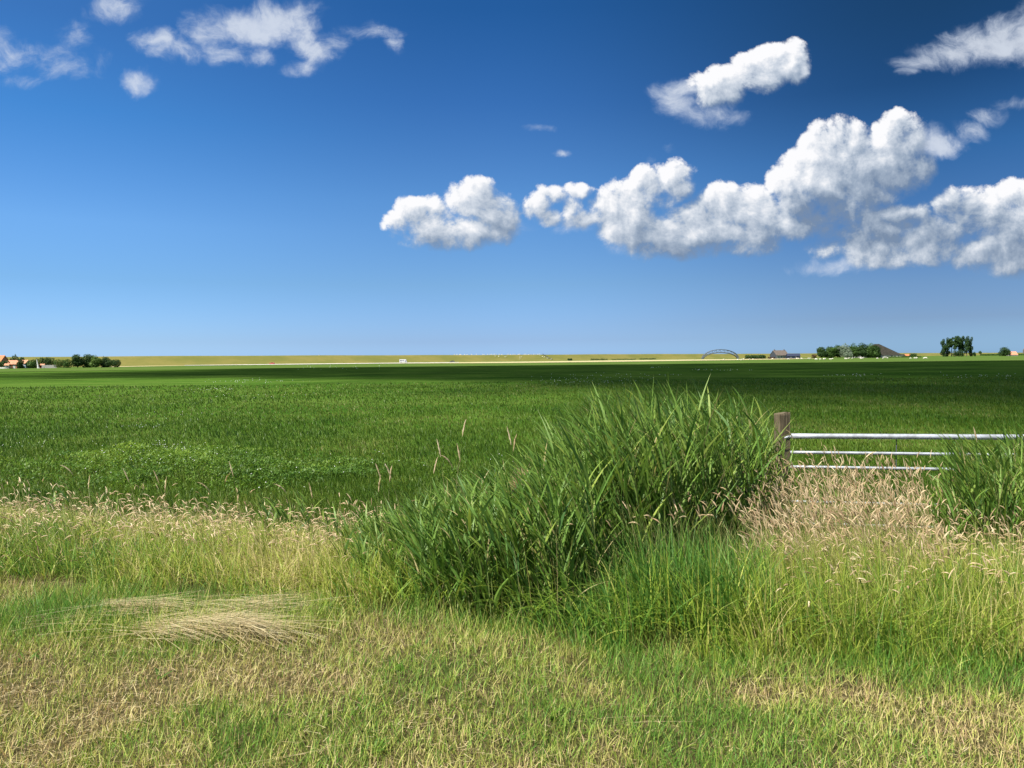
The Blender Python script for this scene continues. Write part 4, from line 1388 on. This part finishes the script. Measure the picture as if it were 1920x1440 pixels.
# --- seeding grass: stems with soft nodding heads
def seed_heads(x, y, H, lean_az, bend, hl, hr, tint, k=6, sides=5):
    """stems and spindle heads; returns (stems, heads)"""
    n = len(x)
    P = P3(x, y)
    stem = blades(P, H, np.full(n, .0026), lean_az, np.abs(RNG.normal(.08, .07, n)), bend * .55, 4, 1 - tint, prof=lambda t: 1 - .3 * t, face=np.zeros(n))
    Vs = stem[0].reshape(n, 9, 3)
    tip = Vs[:, 8]
    prev = (Vs[:, 6] + Vs[:, 7]) / 2
    d = tip - prev
    d /= np.linalg.norm(d, axis=1)[:, None]
    ts = np.linspace(0, 1, k)
    rad = np.array([.25, .8, 1, .9, .6, .12]) if k == 6 else np.sin(np.pi * (ts * .9 + .06))
    hd = np.stack([np.cos(lean_az), np.sin(lean_az), np.zeros(n)], 1)
    cen = [tip]
    cur = d.copy()
    for i in range(1, k):
        cur = cur + (hd * .35 - np.array([0, 0, .65])) * (bend * .30)[:, None]
        cur /= np.linalg.norm(cur, axis=1)[:, None]
        cen.append(cen[-1] + cur * (hl / (k - 1))[:, None])
    cen = np.stack(cen, 1)
    side = np.stack([-hd[:, 1], hd[:, 0], np.zeros(n)], 1)
    up = np.cross(side, cur)
    an = np.arange(sides) * 2 * np.pi / sides
    ringv = side[:, None, None] * np.cos(an)[None, None, :, None] + up[:, None, None] * np.sin(an)[None, None, :, None]
    jit = RNG.uniform(.6, 1.35, (n, k, sides, 1))
    V = cen[:, :, None] + ringv * (hr[:, None] * rad[None])[:, :, None, None] * jit
    i, j = np.meshgrid(np.arange(k - 1), np.arange(sides), indexing='ij')
    q = np.stack([i * sides + j, i * sides + (j + 1) % sides, (i + 1) * sides + (j + 1) % sides, (i + 1) * sides + j], -1).reshape(-1, 4)
    Fq = (q[None] + (np.arange(n) * k * sides)[:, None, None]).reshape(-1, 4)
    m = k * sides
    return stem, (V.reshape(-1, 3), [Fq], {'tint': np.repeat(tint, m), 'along': np.full(n * m, .5)})


def seeds_in(n, px0, px1, y0, y1, ztop, spread, hl=(.05, .09), hr=(.0033, .006), bend=(.3, 1.7), tmean=.6, rnd_az=.5, dens=None):
    px = RNG.uniform(px0, px1, n)
    y = RNG.uniform(y0, y1, n)
    x = (px - 960) / FOC * y
    if dens is not None:
        kp = RNG.random(n) < dens(px, y)
        px, x, y = px[kp], x[kp], y[kp]
    n = len(x)
    zt = np.array([ztop(a, b) for a, b in zip(px, y)])
    H = np.clip((zt - ground(x, y)) * RNG.uniform(1 - spread, 1.03, n), .15, 1.6)
    az = WIND + RNG.normal(0, rnd_az, n)
    az = np.where(RNG.random(n) < .15, az + np.pi, az)
    return seed_heads(x, y, H, az, RNG.uniform(*bend, n), RNG.uniform(*hl, n), RNG.uniform(*hr, n), np.clip(RNG.normal(tmean, .25, n), 0, 1))


def zr(px, y):      # top of the beige patch before the gate
    return px_u(np.interp(px, [1420, 1480, 1560, 1660, 1740, 1800], [880, 856, 846, 850, 862, 905]), px, 7.5) - .12 * (7.5 - y) / 2.6


pairs = [seeds_in(2400, 1425, 1800, 4.95, 7.7, zr, .38, hl=(.05, .095), hr=(.003, .0055), bend=(.05, .85), tmean=.5, rnd_az=.35),
         seeds_in(330, 1500, 2200, 4.4, 5.6, lambda p, y: .98, .22, tmean=.6),
         seeds_in(480, 1780, 2200, 5.2, 6.6, lambda p, y: 1.02, .25, tmean=.45),
         seeds_in(70, 1150, 1440, 4.9, 6.0, lambda p, y: 1.22, .15, tmean=.5, bend=(.2, 1.6)),
         seeds_in(1050, -320, 460, 6.4, 8.4, lambda p, y: .84 + .12 * math.exp(-((p - 80) / 140) ** 2) + .05 * math.sin(p * .05), .32, bend=(.4, 2.0), tmean=.68, rnd_az=.8),
         seeds_in(380, 300, 720, 6.2, 8.0, lambda p, y: .78 + .05 * math.sin(p * .07), .35, bend=(.4, 2.0), tmean=.6, rnd_az=.8),
         seeds_in(170, 560, 900, 5.6, 7.2, lambda p, y: .95, .3, bend=(.5, 2.2), tmean=.55)]
# low wispy flowering grass in the left band
pairs.append(seeds_in(1100, -320, 800, 6.0, 8.8, lambda p, y: .62, .4, hl=(.05, .11), hr=(.002, .0045), bend=(.2, 1.6), tmean=.42, rnd_az=1.2))
stuff("seed_stems", [p[0] for p in pairs], M_SEEDSTEM)
stuff("seed_grass", [p[1] for p in pairs], M_SEED)


# --- reeds
def reeds(n, pick, zt, leaves=10, dense_low=True):
    """stems with long alternate leaves, blown to the left; returns stems, leaves"""
    x, y = pick(n)
    n = len(x)
    px = px_of(x, y)
    H = np.clip((zt(px, y) - ground(x, y)) * RNG.uniform(.72, 1.0, n), .3, 2.2)
    az = WIND + RNG.normal(.1, .55, n)
    l0, l1 = np.abs(RNG.normal(.05, .06, n)), RNG.uniform(.1, .55, n)
    k = 6
    st = blades(P3(x, y), H, np.full(n, .0062), az, l0, l1, k, RNG.random(n), prof=lambda t: 1 - .6 * t)
    SV = st[0].reshape(n, 2 * k + 1, 3)
    cen = np.concatenate([(SV[:, 0:2 * k:2] + SV[:, 1:2 * k:2]) / 2, SV[:, 2 * k:]], 1)
    lp, lh, la, l00, l11, lt, lw = [], [], [], [], [], [], []
    base_t = RNG.random(n)
    for j in range(leaves):
        f = .12 + .86 * (j + RNG.random(n) * .6) / leaves
        f = np.minimum(f, .985)
        i = np.minimum((f * k).astype(int), k - 1)
        w = f * k - i
        lp.append(cen[np.arange(n), i] * (1 - w)[:, None] + cen[np.arange(n), i + 1] * w[:, None])
        lh.append(RNG.uniform(.30, .56, n) * (1.0 - .42 * (f > .82)) * np.clip(H / 1.1, .6, 1.15))
        up = f > .8
        a = np.where(RNG.random(n) < .5 + .38 * up, WIND + RNG.normal(0, .7 - .2 * up, n), RNG.random(n) * 6.28)
        la.append(a)
        l00.append(np.where(up, RNG.uniform(.05, .55, n), RNG.uniform(.12, .55, n)))
        l11.append(np.where(up, RNG.uniform(.2, 1.1, n), RNG.uniform(.05, 1.0, n)))
        lt.append(np.where(RNG.random(n) < .055, 0.0, np.clip(base_t * .5 + .25 + RNG.normal(0, .2, n), .05, 1)))
        lw.append(RNG.uniform(.011, .025, n) * np.where(lt[-1] < .05, .45, 1))
    lv = blades(np.concatenate(lp), np.concatenate(lh), np.concatenate(lw), np.concatenate(la), np.concatenate(l00), np.concatenate(l11), 6, np.concatenate(lt),
                prof=lambda t: np.minimum(1, .35 + 2.6 * t) * (1 - t ** 2.2))
    return st, lv


def reed_plant(name, label, cat, st, lv, group=None):
    V = lv[0]
    c = Vector((float(V[:, 0].mean()), float(V[:, 1].mean()), 0))
    c.z = gz(c.x, c.y)
    o = empty(name, c)
    tag(o, label, cat, group)
    for nm, mt, part in (('stems', M_STEM, st), ('leaves', M_REED, lv)):
        Vp = part[0] - np.array(c)
        link(nm, mesh_np(nm, Vp, part[1], part[2]), mt, o)
    return o


TOPX = [640, 700, 760, 830, 900, 1000, 1060, 1100, 1140, 1180, 1220, 1300, 1400, 1440, 1470]
TOPY = [1015, 985, 945, 908, 888, 860, 832, 792, 755, 738, 733, 732, 736, 755, 805]


def zt_main(px, y):
    return px_u(np.interp(px, TOPX, TOPY), px, np.minimum(y, 8.2)) - .10 * np.clip(6.6 - y, 0, 2)


def pick_main(n):
    px = RNG.uniform(640, 1462, n * 3)
    y0 = np.interp(px, [640, 780, 900, 1080, 1140, 1250, 1400, 1462], [5.6, 4.95, 4.72, 4.68, 4.95, 5.4, 6.2, 7.2])
    y1 = np.interp(px, [640, 900, 1060, 1120, 1180, 1300, 1462], [6.7, 6.6, 7.2, 8.2, 8.6, 8.8, 8.5])
    y = y0 + (y1 - y0) * RNG.random(n * 3) ** .9
    keep = RNG.random(n * 3) < np.interp(px, [640, 700, 800, 900, 1080, 1150, 1462], [.06, .2, .5, .8, .95, 1.25, 1.25]) * .8
    x = (px - 960) / FOC * y
    return x[keep][:n], y[keep][:n]


st, lv = reeds(1800, pick_main, zt_main, 11)
reed_plant('reed_bed', 'big mound of tall green reeds leaning left beside the gate post', 'reeds', st, lv)


def pick_right(n):
    px = RNG.uniform(1785, 2200, n)
    y = RNG.uniform(5.9, 7.6, n)
    return (px - 960) / FOC * y, y


st, lv = reeds(700, pick_right, lambda px, y: px_u(np.interp(px, [1785, 1830, 1870, 1920, 2040], [915, 850, 815, 812, 800]), px, y) - .12 * np.clip(7.0 - y, 0, 2), 10)
reed_plant('reed_bed', 'smaller clump of upright reeds at the right edge overlapping the gate', 'reeds', st, lv)

rg = random.Random(9)
for i, (px, y, zt, nn) in enumerate([(110, 8.4, .98, 5), (192, 8.2, .86, 6), (335, 8.0, .80, 5), (402, 8.2, .82, 5), (515, 7.6, .92, 5), (545, 7.7, .80, 6), (582, 7.4, .95, 5), (630, 7.0, .86, 6), (690, 6.6, .95, 6),
                                     (735, 6.2, 1.0, 6), (1500, 7.6, 1.25, 3), (1560, 6.9, 1.22, 4), (1615, 7.2, 1.15, 3), (1725, 6.6, 1.12, 3)]):
    def pk(n, px=px, y=y):
        pxx = px + RNG.normal(0, 8, n)
        yy = y + RNG.normal(0, .12, n)
        return (pxx - 960) / FOC * yy, yy
    st, lv = reeds(nn, pk, lambda p, yy, zt=zt: np.full(len(p), zt), 6)
    side = 'among pale seeding grass left of the reeds' if px < 760 else 'rising through beige seeding grass before the gate'
    reed_plant('reed_shoot', 'broad leaved young reed shoot ' + side, 'reed', st, lv, 'reed shoots standing apart')

# --- single tall seed stalks
stalk_i = 0
for (px, ytop, y, tone, kind) in [(836, 784, 6.2, .8, 0), (842, 828, 6.0, .8, 0), (985, 800, 5.9, .75, 0), (938, 815, 6.2, .3, 0), (872, 838, 5.9, .55, 0), (892, 842, 6.0, .6, 1), (786, 862, 6.4, .7, 0), (772, 870, 6.5, .7, 0),
                                  (738, 875, 6.6, .6, 0), (720, 885, 6.6, .6, 0), (10, 868, 7.2, .9, 0), (172, 866, 7.6, .8, 1), (152, 902, 7.4, .85, 0), (268, 884, 7.5, .7, 0), (322, 888, 7.6, .55, 0), (404, 888, 7.2, .15, 1), (452, 874, 7.2, .9, 0),
                                  (422, 902, 7.0, .6, 1), (298, 908, 7.3, .7, 0), (572, 902, 6.8, .7, 1), (590, 920, 6.8, .5, 0), (700, 905, 6.6, .65, 0), (1520, 790, 8.0, .6, 1), (1870, 790, 6.8, .5, 0), (1545, 822, 7.4, .8, 1)]:
    x = (px - 960) / FOC * y
    H = float(px_u(ytop, px, y) - gz(x, y))
    st, hd = seed_heads(np.array([x]), np.array([y]), np.array([H * .9]), np.array([WIND + (.4 if stalk_i % 3 else 2.6)]), np.array([.15 + .35 * kind]), np.array([.15]), np.array([.0062]), np.array([min(1, tone + .15)]), 9, 6)
    o = empty('seed_stalk', (x, y, gz(x, y)))
    where = 'over the reed clump' if px > 800 and px < 1000 else ('by the gate' if px > 1400 else 'above the pale left band')
    tone_w = 'purplish brown' if tone < .35 else ('tan' if tone < .72 else 'cream')
    pose = 'bent' if kind else 'upright'
    nth = ['shorter', 'taller'][1 if ytop < 860 else 0]
    tag(o, f'{nth} {pose} {tone_w} grass seed stalk standing {where}', 'seed stalk', 'single tall seed stalks')
    c = np.array(o.location)
    link('stem', mesh_np('stem', st[0] - c, st[1], st[2]), M_SEEDSTEM, o)
    link('seed_head', mesh_np('seed_head', hd[0] - c, hd[1], hd[2]), M_SEED, o)
    stalk_i += 1

# one dry feathery reed plume left in the front of the mound
pxp, yp = 968, 5.6
xp = (pxp - 960) / FOC * yp
Pn = np.stack([np.full(260, xp), np.full(260, yp), np.full(260, gz(xp, yp))], 1)
tq = RNG.random(260)
zz = px_u(930, pxp, yp) + .17 * tq
Pn[:, 0] += -.06 + .13 * tq + RNG.normal(0, .008, 260)
Pn[:, 2] = zz
pl = empty('reed_plume', (xp, yp, gz(xp, yp)))
tag(pl, 'dry buff feathery reed plume in the front of the reed mound', 'reed plume')
c = np.array(pl.location)
b = blades(Pn - c, RNG.uniform(.05, .10, 260), np.full(260, .0035), np.pi + RNG.normal(0, .6, 260) + np.pi * (RNG.random(260) < .3), RNG.uniform(.3, 1.2, 260), RNG.uniform(.2, 1.1, 260), 3, np.clip(RNG.normal(.35, .2, 260), 0, 1))
link('plume', mesh_np('plume', *b[:2], b[2]), M_SEED, pl)
MB().tube([(0, 0, 0), (-.02, 0, .5), (-.05, 0, float(px_u(930, pxp, yp)) - c[2]), (.06, 0, float(px_u(930, pxp, yp)) - c[2] + .16)], [.005, .004, .003, .002], 6).build('stem', STEEL if False else GREYWOOD, pl)

# ------------------------------------------------------------------ the cloud overhead whose shadow lies on the meadow
HC = 430.0
FAR = [(-150, 130), (-122, 190), (-108, 222), (-80, 268), (0, 268), (120, 262), (260, 270)]
NEAR = [(-150, 128), (-112, 140), (-72, 112), (-38, 108), (0, 62), (10.6, 33), (17, 24), (60, 4), (260, -10)]
rg = np.random.default_rng(4)
pts = []
for xg in np.arange(-150, 262, 5.5):
    yn, yf = np.interp(xg, [a for a, b in NEAR], [b for a, b in NEAR]), np.interp(xg, [a for a, b in FAR], [b for a, b in FAR])
    soft = 24 + .12 * max(0, 100 - xg)
    yv = yn - soft * .5
    while yv < yf:
        cov = float(sm(yv, yn - soft * .5, yn + soft)) * float(sm(xg, -165, -60) * .9 + .1)
        if rg.random() < cov ** .8 * 1.05:
            r_ = 3.2 + 3.4 * cov * rg.random() ** .5 + 1.2
            r_ = min(r_, max(1.6, (yf - yv) + 1.5))
            pts.append((xg + rg.uniform(-2.5, 2.5), yv + rg.uniform(-2.2, 2.2), r_, cov))
        yv += 5.2
ico = bmesh.new()
bmesh.ops.create_icosphere(ico, subdivisions=2, radius=1)
iv = np.array([v.co[:] for v in ico.verts])
jf = np.array([[v.index for v in f.verts] for f in ico.faces])
ico.free()
pts = np.array(pts)
C = np.stack([pts[:, 0], pts[:, 1], np.zeros(len(pts))], 1) + np.array(S)[None] * (HC / S.z + rg.normal(0, 1, len(pts)) * 8 * pts[:, 3])[:, None]
Rr = pts[:, 2][:, None, None] * (1 + .25 * rg.normal(size=(len(pts), len(iv), 1)) * .6)
V = (C[:, None] + iv[None] * Rr).reshape(-1, 3)
F = (jf[None] + (np.arange(len(pts)) * len(iv))[:, None, None]).reshape(-1, 3)
CL = pmat("cloud_white", (0.85, 0.86, 0.88), 1.0, 0.0, var=.02, scale=.02)
_t = NT(CL.node_tree)
_mx = _t.node('ShaderNodeMixShader', {0: 0.83})
_out = CL.node_tree.nodes['Material Output']
CL.node_tree.links.new(CL.node_tree.nodes['Principled BSDF'].outputs[0], _mx.inputs[1])
CL.node_tree.links.new(_t.node('ShaderNodeBsdfTransparent').outputs[0], _mx.inputs[2])
CL.node_tree.links.new(_mx.outputs[0], _out.inputs[0])
co_ = link("cloud", mesh_np("cloud", V, [F], smooth=True), CL)
tag(co_, kind='structure')
